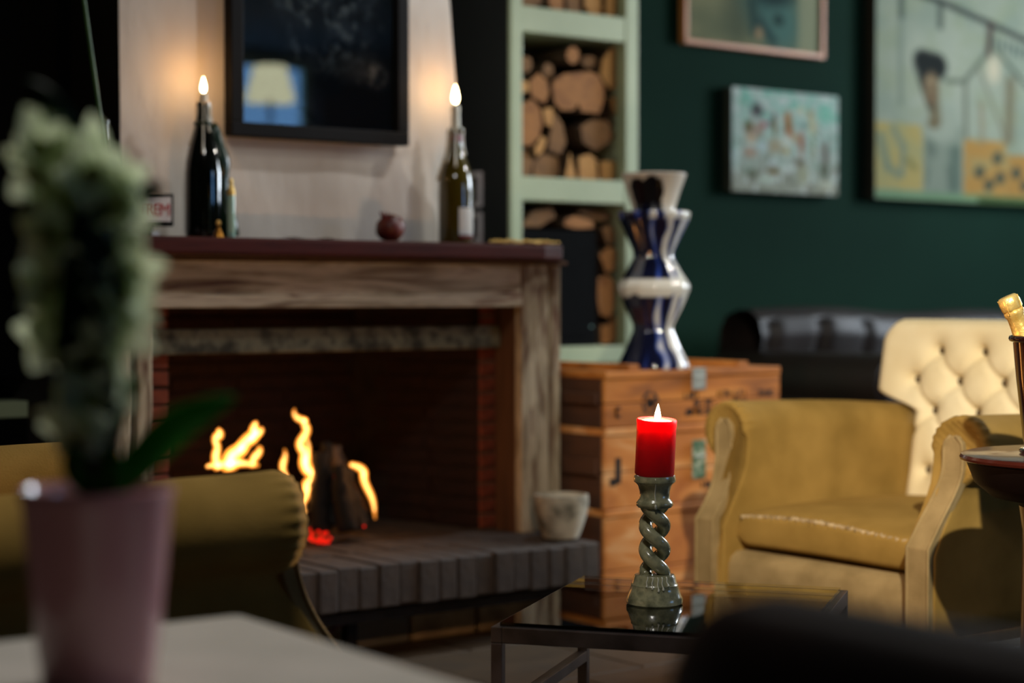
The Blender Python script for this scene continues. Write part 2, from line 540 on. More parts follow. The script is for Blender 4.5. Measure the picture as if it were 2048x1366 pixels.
window('window_1', 1.6, 1.3, (XB, 3.00, 1.2), -PI / 2)
window('window_2', 1.9, 1.3, (5.75, YA, 1.2), PI)
fl_lamp = thing('floor_lamp', 'standing lamp with a lit cream shade by the front window, mirrored in the framed print', 'lamp', (5.68, -2.0, 0))
MB().lathe([(0.15, 0), (0.15, 0.012), (0.02, 0.03), (0.012, 0.05), (0.012, 2.06)], 24).build('lamp_stand', M['black_metal'], fl_lamp, smooth=True)
MB().lathe([(0.155, 2.05), (0.10, 2.27)], 32, caps=False).build('lamp_shade', M['lamp_shade'], fl_lamp, smooth=True)

# chimney breast: rough plaster, its right edge leaning in as it rises
N = 24


def breast(u, v):
    z = lerp(0.96, ZC, v)
    xl = 1.878
    xr = 2.888 - 0.105 * (z - 1.0)
    x = lerp(xl, xr, u)
    d = 0.006 * mnoise.noise(Vector((x * 6, z * 4, 1.3)))
    return (x, 3.95 + d, z)


b = MB().grid(breast, 40, 60)
b.add([(1.878, 3.95, 0.96), (1.878, 4.75, 0.96), (1.878, 4.75, ZC), (1.878, 3.95, ZC)], [(0, 1, 2, 3)], 1)
b.add([(2.892, 3.95, 0.96), (2.892, 4.75, 0.96), (2.725, 4.75, ZC), (2.725, 3.95, ZC)], [(0, 1, 2, 3)])
tag(b.build('wall_chimney', [M['plaster'], M['breast_side']], smooth=True), kind='structure')

# ------------------------------------------------------------------ firebox
fb = bpy.data.objects.new('wall_firebox', None)
COL.objects.link(fb)
tag(fb, kind='structure')
core = MB().box(1.76, 1.915, 3.905, 4.44, 0.13, 0.95).box(2.955, 3.06, 3.905, 4.44, 0.13, 0.95)
core.box(1.915, 2.955, 4.40, 4.48, 0.13, 1.25)
core.add([(2.895, 3.905, 0.23), (2.955, 3.905, 0.23), (2.955, 4.40, 0.23), (2.805, 4.40, 0.23), (2.895, 3.905, 0.96), (2.955, 3.905, 0.96), (2.955, 4.40, 0.96), (2.805, 4.40, 0.96)],
         [(0, 1, 5, 4), (1, 2, 6, 5), (2, 3, 7, 6), (3, 0, 4, 7), (4, 5, 6, 7)])
core.add([(1.975, 3.905, 0.23), (1.915, 3.905, 0.23), (1.915, 4.40, 0.23), (2.065, 4.40, 0.23), (1.975, 3.905, 0.96), (1.915, 3.905, 0.96), (1.915, 4.40, 0.96), (2.065, 4.40, 0.96)],
         [(0, 1, 5, 4), (1, 2, 6, 5), (2, 3, 7, 6), (3, 0, 4, 7), (4, 5, 6, 7)])
core.build('mortar_bed', M['sooty_mortar'], fb)
MB().box(2.884, 2.96, 3.899, 3.904, 0.231, 0.90).build('pier_mortar', M['mortar'], fb)
MB().box(1.915, 2.955, 3.99, 4.44, 0.93, 0.96).box(1.88, 2.90, 3.88, 3.95, 0.955, 0.965).build('flue_throat', M['soot'], fb)
bk = MB().box(-0.098, 0.098, -0.006, 0.006, -0.0185, 0.0185).mesh('brick', M['fire_brick'], bevel=0.003, segs=1)
bh = MB().box(-0.042, 0.042, -0.006, 0.006, -0.0172, 0.0172).mesh('brick', M['pier_brick'], bevel=0.003, segs=1)
rows = 15
for r in range(rows):
    z = 0.254 + 0.0405 * r
    if z > 0.90:
        break
    off = 0.10 if r % 2 else 0.0
    for k in range(5):
        x = 2.08 + 0.2 * k + off * 0.5
        if x < 2.80:
            put('brick', bk, fb, (x, 4.397, z))
    for s, x0, x1 in ((1, 2.895, 2.805), (-1, 1.975, 2.065)):
        ang = math.atan2(4.40 - 3.905, x1 - x0)
        L = math.hypot(x1 - x0, 0.495)
        for k in range(3):
            d = 0.06 + 0.2 * k + off * 0.5
            if d + 0.098 > L:
                continue
            f = d / L if d > 0.1 else 0.105 / L
            put('brick', bk, fb, (lerp(x0, x1, f), lerp(3.905, 4.40, f), z), (0, 0, ang))
        put('brick', bh, fb, ((2.906 + 0.018 if s > 0 else 1.93), 3.8985, z + random.uniform(-0.001, 0.001)))
lt = MB().box(1.90, 2.925, 3.86, 3.93, 0.716, 0.776).build('lintel', M['lintel'], fb, bevel=0.008)

# ------------------------------------------------------------------ hearth
he = thing('hearth', 'raised hearth of grey bricks set on edge in front of the fire', 'hearth', (2.38, 3.965, 0))
MB().box(-0.61, 0.605, -0.425, 0.43, 0.132, 0.222).build('mortar_bed', M['hearth_joint'], he)
hb = [MB().box(-0.0265, 0.0265, -0.1055, 0.1055, -0.05, 0.05).mesh('brick', M['hearth_brick'], bevel=0.003, segs=1),
      MB().box(-0.0262, 0.0262, -0.104, 0.104, -0.0495, 0.05).mesh('brick', M['hearth_brick'], bevel=0.005, segs=1)]
nb = 22
for j in range(4):
    for i in range(nb):
        x = -0.584 + 0.0557 * i
        put('brick', hb[(i + j) % 2], he, (x, -0.3285 + 0.214 * j + (random.uniform(-0.004, 0.004) if j == 0 else 0), 0.180 + random.uniform(-0.002, 0.003)),
            (0, 0, R(random.uniform(-0.6, 0.6))))
MB().box(-0.61, 0.605, -0.415, -0.405, 0.10, 0.13).box(-0.61, 0.605, -0.415, -0.34, 0.124, 0.131).build('steel_angle', M['black_metal'], he)
for x in (-0.045, -0.56, 0.56):
    MB().box(x - 0.014, x + 0.014, -0.30, -0.272, 0, 0.131).build('leg', M['black_metal'], he, bevel=0.002)
sx = [(-0.60, -0.29, 'rough_stone'), (-0.28, -0.03, 'rough_stone'), (-0.015, 0.155, 'grey_block'), (0.165, 0.36, 'rough_stone'), (0.37, 0.60, 'rough_stone')]
for x0, x1, m in sx:
    q = MB().box(x0, x1, -0.242 + random.uniform(-0.008, 0.008), 0.40, 0.0, 0.122)
    q.build('stone_block', M[m], he, bevel=0.006)
cable = [(2.17, 3.672, 0.006), (2.23, 3.665, 0.035), (2.29, 3.664, 0.075), (2.335, 3.664, 0.085)]
tag(MB().tube([(2.05, 3.675, 0.006), (2.12, 3.672, 0.008)] + cable + [(2.42, 3.66, 0.092), (2.55, 3.662, 0.094), (2.7, 3.66, 0.095), (2.86, 3.665, 0.096), (2.95, 3.67, 0.098)], 0.006, 8).build('power_cable', M['red_cable'], smooth='all'),
    'dark red cable running under the brick hearth', 'cable')

# ------------------------------------------------------------------ surround and mantel
su = thing('fireplace_surround', 'weathered grey wooden fire surround under the mahogany mantel shelf', 'fireplace', (2.40, 3.85, 0.231))


def sub(x0, x1, y0, y1, z0, z1):
    return MB().box(x0 - 2.40, x1 - 2.40, y0 - 3.85, y1 - 3.85, z0 - 0.231, z1 - 0.231)


sub(1.818, 2.924, 3.772, 3.80, 0.856, 0.944).build('frieze_board', M['wood_grey_x'], su, bevel=0.004)
sub(1.830, 2.924, 3.764, 3.80, 0.826, 0.857).build('fascia_strip', M['wood_grey_x'], su, bevel=0.004)
sub(2.925, 3.016, 3.77, 3.80, 0.233, 0.944).build('pilaster', M['wood_grey_z'], su, bevel=0.005)
sub(3.028, 3.059, 3.775, 3.90, 0.233, 0.944).build('side_strip', M['wood_grey_z'], su, bevel=0.004)
sub(3.00, 3.03, 3.815, 3.90, 0.233, 0.944).build('backing_board', M['wood_reveal'], su)
sub(2.925, 2.945, 3.80, 3.885, 0.233, 0.83).build('reveal_board', M['wood_reveal'], su)
sub(1.832, 1.869, 3.768, 3.89, 0.233, 0.826).build('inner_strip', M['wood_grey_z'], su, bevel=0.004)
sub(1.748, 1.8165, 3.77, 3.90, 0.233, 0.944).build('pilaster', M['wood_grey_z'], su, bevel=0.005)
ml = MB().prism([(1.66, 3.66), (2.915, 3.66), (2.985, 3.675), (3.075, 3.79), (3.075, 3.945), (1.66, 3.945)], 0.945, 0.986)
ml.v = [(x, z, y) for x, y, z in ml.v]
ml.v = [(x - 2.40, y - 3.85, z - 0.231) for x, y, z in ml.v]
ml.build('mantel_shelf', M['mahogany'], su, bevel=0.008)
sub(1.74, 3.06, 3.745, 3.90, 0.935, 0.9449).build('mantel_moulding', M['wood_reveal'], su, bevel=0.004)


# ------------------------------------------------------------------ art: numpy painter
class Art:
    """picture in its own units; colours in sRGB 0-255"""

    def __init__(self, x0, x1, y0, y1, nx, ny, base):
        self.nx, self.ny = nx, ny
        self.X, self.Y = np.meshgrid(np.linspace(x0, x1, nx), np.linspace(y0, y1, ny))
        self.A = np.zeros((ny, nx, 3)) + np.array(base, float)

    def noise(self, sx, sy, seed, oct=3):
        o = np.zeros_like(self.X)
        for j in range(self.ny):
            for i in range(self.nx):
                o[j, i] = mnoise.fractal(Vector((self.X[j, i] / sx, self.Y[j, i] / sy, seed)), 1.0, 2.0, oct)
        return o

    def mix(self, m, c):
        m = np.clip(m, 0, 1)[..., None]
        self.A = self.A * (1 - m) + np.array(c, float) * m
        return self

    def ell(self, x, y, a, b, c, soft=0.35, k=1.0, rot=0.0):
        dx, dy = self.X - x, self.Y - y
        if rot:
            cr, sr = math.cos(R(rot)), math.sin(R(rot))
            dx, dy = dx * cr + dy * sr, -dx * sr + dy * cr
        d = np.sqrt((dx / a) ** 2 + (dy / b) ** 2)
        return self.mix(k * (1 + soft - d) / (2 * soft), c)

    def rect(self, x0, x1, y0, y1, c, soft=12, k=1.0):
        m = np.clip((self.X - x0) / soft + 0.5, 0, 1) * np.clip((x1 - self.X) / soft + 0.5, 0, 1) * np.clip((self.Y - y0) / soft + 0.5, 0, 1) * np.clip((y1 - self.Y) / soft + 0.5, 0, 1)
        return self.mix(m * k, c)

    def line(self, pts, w, c, k=1.0, soft=0.6):
        for (xa, ya), (xb, yb) in zip(pts, pts[1:]):
            dx, dy = xb - xa, yb - ya
            t = np.clip(((self.X - xa) * dx + (self.Y - ya) * dy) / (dx * dx + dy * dy), 0, 1)
            d = np.sqrt((self.X - xa - t * dx) ** 2 + (self.Y - ya - t * dy) ** 2) / w
            self.mix(k * (1 + soft - d) / (2 * soft), c)
        return self

    def build(self, name, parent, fn, material, gain=0.86):
        self.A = self.A * gain
        """fn maps (u, v) 0-1, v downwards, to a local point"""
        mb = MB().grid(fn, self.nx - 1, self.ny - 1)
        o = mb.build(name, material, parent)
        a = o.data.color_attributes.new('Col', 'FLOAT_COLOR', 'POINT')
        s = np.clip(self.A, 0, 255) / 255.0
        l = np.where(s <= 0.04045, s / 12.92, ((s + 0.055) / 1.055) ** 2.4)
        buf = np.ones((self.ny * self.nx, 4), np.float32)
        buf[:, :3] = l.reshape(-1, 3)
        a.data.foreach_set('color', buf.ravel())
        return o


# big dark framed print over the mantel
X0, X1, Z0, Z1 = 2.148, 2.664, 1.240, 1.97
pf = thing('framed_print', 'large dark smoky print in a wide black frame above the mantel shelf', 'picture', (2.406, 3.945, 1.24))
fw = 0.034
f = MB()
f.box(-0.258, 0.258, -0.040, -0.002, 0, fw).box(-0.258, 0.258, -0.040, -0.002, 0.73 - fw, 0.73).box(-0.258, -0.258 + fw, -0.040, -0.002, fw, 0.73 - fw).box(0.258 - fw, 0.258, -0.040, -0.002, fw, 0.73 - fw)
f.build('frame', M['frame_black'], pf, bevel=0.003)
a = Art(200, 1640, -1100, 1130, 110, 150, (22, 27, 33))
n1 = a.noise(260, 260, 3.1, 5)
n2 = a.noise(90, 90, 7.7, 4)
body = np.clip(1.15 - np.sqrt(((a.X - 1010) / 560) ** 2 + ((a.Y + 150) / 900) ** 2), 0, 0.6) * 1.6
a.mix(body * np.clip(0.45 + n1, 0, 1), (62, 72, 82))
a.mix(body * np.clip(n2 * 1.6 - 0.05, 0, 1), (104, 114, 120))
a.ell(1350, 640, 170, 130, (96, 92, 90), 0.8, 0.55)
a.mix(np.clip((0.9 - np.sqrt(((a.X - 1400) / 230) ** 2 + ((a.Y - 660) / 160) ** 2)) * 2, 0, 1) * np.clip(n2 * 2, 0, 1), (128, 122, 118))
a.ell(1250, 960, 330, 240, (25, 26, 31), 0.25)
a.ell(1030, 780, 110, 90, (20, 25, 32), 0.4)
a.rect(700, 930, 850, 1130, (44, 50, 66), 160, 0.6)
a.line([(680, 900), (870, 1060)], 28, (18, 22, 30), 0.8)
a.A = a.A * 1.7
a.build('print', pf, lambda u, v: (lerp(-0.224, 0.224, u), -0.018, lerp(0.696, 0.034, v)), M['art_print'])
MB().box(-0.224, 0.224, -0.026, -0.024, 0.034, 0.696).build('glass_pane', M['pane'], pf)

# orange framed picture, top right
p1 = thing('framed_painting', 'painting of a dark blue-green figure in a thin honey wood frame, top right', 'picture', (4.735, 4.75, 1.738))
f = MB()
W, H2, T = 0.355, 0.62, 0.017
f.box(-W, W, -0.034, -0.002, 0, T).box(-W, W, -0.034, -0.002, H2 - T, H2).box(-W, -W + T, -0.034, -0.002, T, H2 - T).box(W - T, W, -0.034, -0.002, T, H2 - T)
f.build('frame', M['frame_orange'], p1, bevel=0.003)
a = Art(130, 1890, -1000, 640, 84, 78, (140, 138, 104))
a.mix(0.5 + a.noise(500, 300, 1.0), (116, 120, 92))
a.rect(650, 900, -1000, 640, (84, 92, 74), 300, 0.8)
a.ell(1180, 60, 330, 500, (66, 98, 92), 0.5, 1, -20)
a.ell(1350, 350, 230, 330, (84, 118, 108), 0.4, 0.9, -20)
a.ell(1250, 60, 260, 150, (44, 62, 60), 0.4, 0.9)
a.line([(960, 200), (1010, 480)], 60, (56, 78, 72), 0.9)
a.line([(1080, 380), (1250, 560)], 50, (52, 76, 74), 0.8)
a.ell(1320, 340, 70, 60, (48, 70, 66), 0.5)
a.ell(1060, 500, 50, 60, (170, 140, 104), 0.6)
a.rect(1590, 1890, -200, 640, (150, 154, 124), 60, 0.8)
a.build('canvas', p1, lambda u, v: (lerp(-W + T, W - T, u), -0.022, lerp(H2 - T, T, v)), M['art'])
MB().box(-W + 0.005, W - 0.005, -0.016, -0.003, 0.005, H2 - 0.005).build('backing', M['canvas_edge'], p1)

# small unframed canvas
p2 = thing('small_canvas', 'small unframed turquoise canvas with a crowd of loosely painted figures', 'picture', (4.873, 4.75, 1.230))
MB().box(-0.276, 0.276, -0.044, -0.002, 0, 0.372).build('stretcher', M['canvas_edge'], p2, bevel=0.003)
a = Art(130, 1330, 80, 1290, 112, 96, (176, 196, 184))
ny = (a.Y - 80) / 1210
a.mix(np.clip((ny - 0.45) * 2.0, 0, 1) * 0.75, (150, 148, 128))
a.mix(np.clip(a.noise(70, 160, 2.2) * 1.6, 0, 0.8), (214, 222, 214))
a.mix(np.clip(a.noise(110, 70, 5.2) * 2 * (1 - ny) - 0.1, 0, 0.9), (122, 186, 164))
a.mix(np.clip(a.noise(60, 130, 8.2) * 1.6 * ny - 0.05, 0, 0.7), (118, 114, 98))
for x, y, A_, B_, c in [(400, 330, 60, 80, (70, 64, 66)), (310, 540, 50, 80, (110, 92, 60)), (340, 660, 60, 60, (200, 172, 140)), (420, 560, 60, 80, (168, 142, 124)), (480, 490, 40, 28, (176, 92, 104)),
                        (560, 470, 40, 30, (72, 104, 98)), (600, 500, 22, 130, (128, 108, 66)), (585, 390, 24, 40, (110, 110, 110)), (745, 400, 40, 80, (168, 112, 60)), (755, 520, 45, 90, (160, 104, 64)), (785, 590, 40, 30, (190, 128, 90)),
                        (720, 680, 90, 70, (206, 214, 200)), (600, 740, 90, 90, (172, 160, 130)), (850, 630, 60, 60, (180, 164, 132)), (905, 680, 32, 140, (158, 104, 84)), (890, 920, 50, 40, (96, 78, 60)), (890, 290, 50, 55, (204, 204, 176)),
                        (1005, 330, 32, 60, (170, 152, 104)), (1025, 470, 45, 110, (196, 186, 146)), (1035, 720, 20, 150, (150, 146, 112)), (1180, 800, 60, 170, (128, 126, 116)), (1170, 1000, 50, 90, (92, 98, 80)), (930, 470, 70, 40, (128, 160, 148)),
                        (730, 790, 25, 40, (178, 148, 70)), (590, 1040, 70, 40, (122, 104, 66)), (350, 1080, 50, 50, (100, 104, 84)), (500, 1140, 90, 60, (190, 202, 184)), (330, 830, 70, 60, (182, 152, 130)), (580, 940, 50, 40, (200, 210, 206)),
                        (720, 1000, 50, 60, (206, 214, 204)), (920, 1060, 60, 130, (168, 170, 140)), (1190, 1180, 80, 60, (190, 192, 168)), (1180, 320, 100, 90, (130, 190, 166)), (240, 250, 40, 60, (140, 186, 164)), (160, 880, 60, 100, (190, 208, 200)), (460, 750, 60, 60, (190, 206, 206))]:
    a.ell(x, y, A_, B_, c, 0.45, 0.85)
a.build('painted_face', p2, lambda u, v: (lerp(-0.275, 0.275, u), -0.0455, lerp(0.371, 0.001, v)), M['art'])

# big canvas with a standing woman
p3 = thing('large_canvas', 'large grey-green painting of a person with dark full hair between ochre panels', 'picture', (5.875, 4.75, 1.228))
MB().box(-0.53, 0.53, -0.054, -0.002, 0, 0.98).build('stretcher', M['canvas_edge'], p3, bevel=0.004)
a = Art(70, 1330, -300, 1290, 120, 120, (150, 158, 138))
a.mix(np.clip(a.noise(200, 300, 2.9) * 1.3 + 0.1, 0, 0.6), (128, 142, 126))
a.rect(270, 700, 200, 830, (166, 172, 152), 120, 0.6)
a.ell(520, 640, 320, 420, (164, 170, 152), 0.6, 0.5)
a.rect(70, 400, 815, 1230, (172, 154, 94), 14, 0.95)
a.rect(690, 1010, 880, 1260, (170, 128, 66), 14, 0.95)
a.rect(1010, 1330, 960, 1260, (164, 122, 62), 14, 0.95)
a.mix(np.clip(a.noise(160, 120, 6.6) * 0.8, 0, 0.35), (140, 150, 118))
for pts, w_, c, k in [([(240, -300), (240, 150)], 16, (70, 80, 74), 0.9), ([(235, 170), (240, 690)], 16, (112, 124, 112), 0.6), ([(70, -60), (520, 20), (880, 115), (1330, 240)], 18, (52, 56, 54), 0.95), ([(515, 30), (515, 180)], 18, (74, 82, 74), 0.9),
                      ([(885, 120), (870, 320)], 20, (70, 54, 50), 0.95), ([(845, 330), (690, 510), (560, 520)], 16, (100, 108, 92), 0.9), ([(700, 510), (705, 870)], 16, (104, 108, 92), 0.8), ([(930, 280), (1100, 440), (1330, 640)], 14, (84, 92, 80), 0.8),
                      ([(800, 420), (960, 760), (1000, 870)], 12, (120, 116, 96), 0.6), ([(1040, 480), (1030, 860)], 40, (108, 96, 72), 0.6), ([(820, 640), (830, 900)], 18, (138, 118, 92), 0.5)]:
    a.line(pts, w_, c, k)
a.ell(910, 410, 55, 90, (196, 186, 158), 0.4, 0.9)
for i in range(8):
    a.ell(930 + 45 * i, 235 + 9 * i, 14, 42, (74, 88, 84), 0.5, 0.7)
a.line([(100, 900), (150, 1090), (230, 1140)], 26, (118, 130, 110), 0.8).line([(190, 850), (260, 960), (250, 1130)], 22, (122, 132, 112), 0.8).line([(290, 1040), (340, 1090)], 20, (120, 118, 76), 0.7)
for x, y in ((810, 1090), (945, 990), (965, 1120), (880, 1170), (1090, 1080), (1160, 1160)):
    a.ell(x, y, 34, 40, (58, 70, 62), 0.4, 0.95, 25)
a.ell(540, 860, 120, 180, (146, 158, 142), 0.35).rect(400, 680, 800, 1290, (128, 138, 122), 26, 0.95).ell(520, 800, 130, 120, (152, 160, 142), 0.3)
a.ell(470, 800, 40, 30, (110, 98, 72), 0.4)
a.mix(np.clip(a.noise(60, 120, 4.4) * 1.5, 0, 0.6) * ((a.X > 410) & (a.X < 670) & (a.Y > 900)), (90, 102, 90))
a.rect(590, 670, 930, 1230, (88, 104, 92), 40, 0.8)
a.line([(470, 640), (485, 780)], 36, (112, 100, 74), 0.95)
a.ell(445, 440, 108, 92, (36, 40, 38), 0.22).ell(390, 400, 60, 60, (34, 38, 36), 0.3).ell(500, 430, 60, 70, (34, 38, 36), 0.3)
a.line([(380, 520), (450, 690)], 22, (44, 44, 40), 0.9)
a.ell(455, 580, 54, 108, (122, 104, 78), 0.22).ell(450, 540, 36, 36, (150, 130, 100), 0.5, 0.8).ell(440, 560, 14, 8, (80, 66, 50), 0.5, 0.7).ell(482, 560, 14, 8, (80, 66, 50), 0.5, 0.7).ell(462, 645, 22, 9, (96, 66, 54), 0.5, 0.7)
a.rect(70, 1330, 1240, 1290, (104, 138, 100), 30, 0.9).rect(800, 1330, 1250, 1290, (52, 74, 36), 20, 0.9)
a.build('painted_face', p3, lambda u, v: (lerp(-0.529, 0.529, u), -0.0555, lerp(0.979, 0.001, v)), M['art'], 0.86)

# ------------------------------------------------------------------ log store
ls = thing('log_shelf', 'tall pale green built-in shelf unit filled with firewood beside the chimney', 'shelf', (3.63, 4.56, 0))


def lsb(x0, x1, y0, y1, z0, z1):
    return MB().box(x0 - 3.63, x1 - 3.63, y0 - 4.56, y1 - 4.56, z0, z1)


lsb(3.372, 3.4155, 4.40, 4.745, 0, 2.5).build('post', M['pale_green'], ls, bevel=0.003)
lsb(3.366, 3.3715, 4.412, 4.745, 0, 2.5).build('side_panel', M['unit_inside'], ls)  # dark slab added over the pale post so this side stays near black
lsb(3.832, 3.883, 4.40, 4.745, 0, 2.5).build('post', M['pale_green'], ls, bevel=0.003)
for z0, z1 in ((0.10, 0.16), (0.644, 0.697), (1.146, 1.219), (1.658, 1.736), (2.20, 2.27)):
    lsb(3.416, 3.8315, 4.402, 4.74, z0, z1).build('shelf_board', M['pale_green'], ls, bevel=0.003)
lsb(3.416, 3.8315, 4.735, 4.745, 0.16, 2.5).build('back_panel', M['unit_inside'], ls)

MID = [[(3.672, 1.608), (3.665, 1.589), (3.648, 1.578), (3.629, 1.58), (3.617, 1.594), (3.617, 1.613), (3.629, 1.629), (3.648, 1.634), (3.665, 1.625)], [(3.497, 1.567), (3.491, 1.549), (3.475, 1.538), (3.456, 1.54), (3.445, 1.554), (3.445, 1.573), (3.456, 1.588), (3.475, 1.593), (3.491, 1.585)], [(3.583, 1.554), (3.578, 1.537), (3.563, 1.528), (3.547, 1.529), (3.537, 1.542), (3.537, 1.559), (3.547, 1.573), (3.563, 1.578), (3.578, 1.57)], [(3.752, 1.596), (3.744, 1.582), (3.726, 1.573), (3.704, 1.574), (3.691, 1.584), (3.691, 1.598), (3.704, 1.61), (3.726, 1.614), (3.744, 1.608)], [(3.798, 1.637), (3.828, 1.654), (3.828, 1.52), (3.815, 1.503), (3.777, 1.531), (3.758, 1.559), (3.766, 1.6)], [(3.562, 1.520), (3.604, 1.546), (3.713, 1.562), (3.75, 1.552), (3.773, 1.514), (3.77, 1.467), (3.751, 1.428), (3.676, 1.43), (3.664, 1.455), (3.646, 1.433), (3.594, 1.43), (3.565, 1.454), (3.558, 1.493)], [(3.471, 1.515), (3.507, 1.543), (3.543, 1.52), (3.551, 1.481), (3.536, 1.446), (3.479, 1.465)], [(3.420, 1.518), (3.464, 1.509), (3.468, 1.481), (3.420, 1.468)], [(3.42, 1.435), (3.479, 1.459), (3.507, 1.433), (3.518, 1.383), (3.507, 1.343), (3.471, 1.313), (3.42, 1.312)], [(3.524, 1.431), (3.567, 1.439), (3.573, 1.413), (3.565, 1.375), (3.536, 1.384)], [(3.583, 1.427), (3.613, 1.389), (3.627, 1.333), (3.602, 1.292), (3.551, 1.306), (3.558, 1.352)], [(3.514, 1.349), (3.536, 1.339), (3.522, 1.299), (3.493, 1.281), (3.486, 1.309)], [(3.42, 1.301), (3.479, 1.303), (3.497, 1.27), (3.486, 1.221), (3.42, 1.221)], [(3.5, 1.27), (3.543, 1.297), (3.602, 1.286), (3.608, 1.246), (3.594, 1.221), (3.5, 1.221)], [(3.631, 1.307), (3.661, 1.221), (3.611, 1.221)], [(3.668, 1.289), (3.713, 1.303), (3.743, 1.287), (3.751, 1.221), (3.672, 1.221)], [(3.757, 1.281), (3.828, 1.288), (3.828, 1.222), (3.761, 1.222)], [(3.679, 1.387), (3.728, 1.413), (3.796, 1.411), (3.826, 1.367), (3.804, 1.342), (3.743, 1.312), (3.691, 1.336)], [(3.800, 1.487), (3.828, 1.49), (3.829, 1.427), (3.815, 1.43)], [(3.781, 1.453), (3.802, 1.423), (3.829, 1.412), (3.829, 1.395), (3.80, 1.418)]]
TOP = [[(3.42, 1.809), (3.507, 1.82), (3.536, 1.762), (3.5, 1.738), (3.42, 1.738)], [(3.554, 1.814), (3.609, 1.825), (3.612, 1.738), (3.572, 1.738), (3.55, 1.755)], [(3.623, 1.81), (3.683, 1.822), (3.688, 1.739), (3.631, 1.739)], [(3.696, 1.834), (3.761, 1.835), (3.769, 1.738), (3.72, 1.738), (3.694, 1.76)], [(3.777, 1.825), (3.826, 1.836), (3.826, 1.738), (3.777, 1.738)]]
LOW = [[(3.60, 1.071), (3.61, 1.095), (3.646, 1.106), (3.716, 1.093), (3.728, 1.069), (3.646, 1.064)], [(3.45, 1.066), (3.495, 1.116), (3.575, 1.131), (3.593, 1.100), (3.525, 1.066)], [(3.677, 1.128), (3.803, 1.125), (3.826, 1.098), (3.745, 1.092), (3.69, 1.112)], [(3.752, 0.985), (3.787, 1.01), (3.826, 1.006), (3.829, 0.975), (3.82, 0.934), (3.78, 0.926)], [(3.765, 1.07), (3.815, 1.085), (3.829, 1.05), (3.826, 1.012), (3.79, 1.018)], [(3.748, 0.913), (3.788, 0.922), (3.818, 0.901), (3.82, 0.829), (3.796, 0.78), (3.756, 0.793), (3.744, 0.853)], [(3.805, 0.768), (3.824, 0.80), (3.829, 0.785), (3.829, 0.705), (3.765, 0.70), (3.762, 0.760)]]
LMID = ['small round log end on top of the pile in the middle bay', 'dim round log at the upper left of the middle bay', 'small dim log behind and left of the largest pale log', 'shadowed log at the top, right of the small round end', 'tall pale split log filling the upper right corner of the middle bay',
        'largest pale split log, in the centre of the middle bay', 'pointed brown split log left of the largest pale log', 'narrow log end against the left post of the middle bay', 'tall rounded log at the left side of the middle bay', 'small bright wedge below the largest pale log',
        'long greyish split log leaning below the small bright wedge', 'thin pale splinter log beside the tall rounded log', 'brown log at the bottom left corner of the middle bay', 'wide grey log lying on the shelf board of the middle bay', 'triangular pale wedge standing on the middle shelf board',
        'squarish pale log on the middle shelf board, right of the triangular wedge', 'flat pale log at the bottom right corner of the middle bay', 'dark broad log end in shadow at the right of the middle bay', 'narrow pale slice against the right post of the middle bay', 'thin leaning stick above the dark broad log end']
LTOP = ['leftmost log of the row on the upper shelf board', 'second log from the left on the upper shelf board', 'middle log of the row on the upper shelf board', 'pale broad log, fourth from the left on the upper shelf board', 'rightmost log of the row on the upper shelf board']
LLOW = ['flat pale log lying on the black box in the lower bay', 'sloping brown log at the left on the black box', 'thin dim log at the upper right of the lower bay', 'rounded pale log end behind the vase in the lower bay', 'brown log wedged below the shelf board behind the vase', 'long oval log standing below the rounded pale log end', 'lowest log of the column behind the vase']
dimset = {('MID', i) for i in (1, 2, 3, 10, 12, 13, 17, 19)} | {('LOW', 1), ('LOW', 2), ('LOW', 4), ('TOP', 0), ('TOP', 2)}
for nm, L, lab, grp in (('MID', MID, LMID, 'firewood in the middle bay'), ('TOP', TOP, LTOP, 'firewood in the upper bay'), ('LOW', LOW, LLOW, 'firewood in the lower bay')):
    for i, P in enumerate(L):
        cx = sum(p[0] for p in P) / len(P)
        cz = sum(p[1] for p in P) / len(P)
        zb = min(p[1] for p in P)
        pts = []
        for k in range(len(P)):                           # refine the outline so that it reads as split wood
            x0, z0 = P[k]
            x1, z1 = P[(k + 1) % len(P)]
            for s in (0.0, 0.5):
                j = 0.0016 if s else 0.0
                pts.append((lerp(x0, x1, s) + random.uniform(-j, j), lerp(z0, z1, s) + random.uniform(-j, j)))
        pts = [((x - cx) * 0.985, (z - cz) * 0.985 + cz - zb) for x, z in pts]
        y0 = random.uniform(-0.006, 0.008) + (0.012 if (nm, i) in dimset else 0)
        m = MB().prism(pts, y0, y0 + 0.23, 0, 1)
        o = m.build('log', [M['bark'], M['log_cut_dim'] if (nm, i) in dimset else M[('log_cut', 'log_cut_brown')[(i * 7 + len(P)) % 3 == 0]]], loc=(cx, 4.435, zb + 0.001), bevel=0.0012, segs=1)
        tag(o, lab[i], 'log', grp)

bx = thing('black_box', 'matt black box with a tiny pale light, under the logs in the lower bay', 'box', (3.585, 4.55, 0.698))
MB().box(-0.155, 0.152, -0.12, 0.13, 0, 0.362).build('case', M['black_plastic'], bx, bevel=0.006)
MB().box(-0.12, 0.115, -0.124, -0.119, 0.03, 0.33).build('front_panel', M['black_plastic'], bx, bevel=0.002)
MB().blob((0.130, -0.121, 0.060), (0.004, 0.003, 0.004)).build('indicator_light', emit('indicator', (0.5, 0.8, 0.75), 0.25), bx, smooth='all')

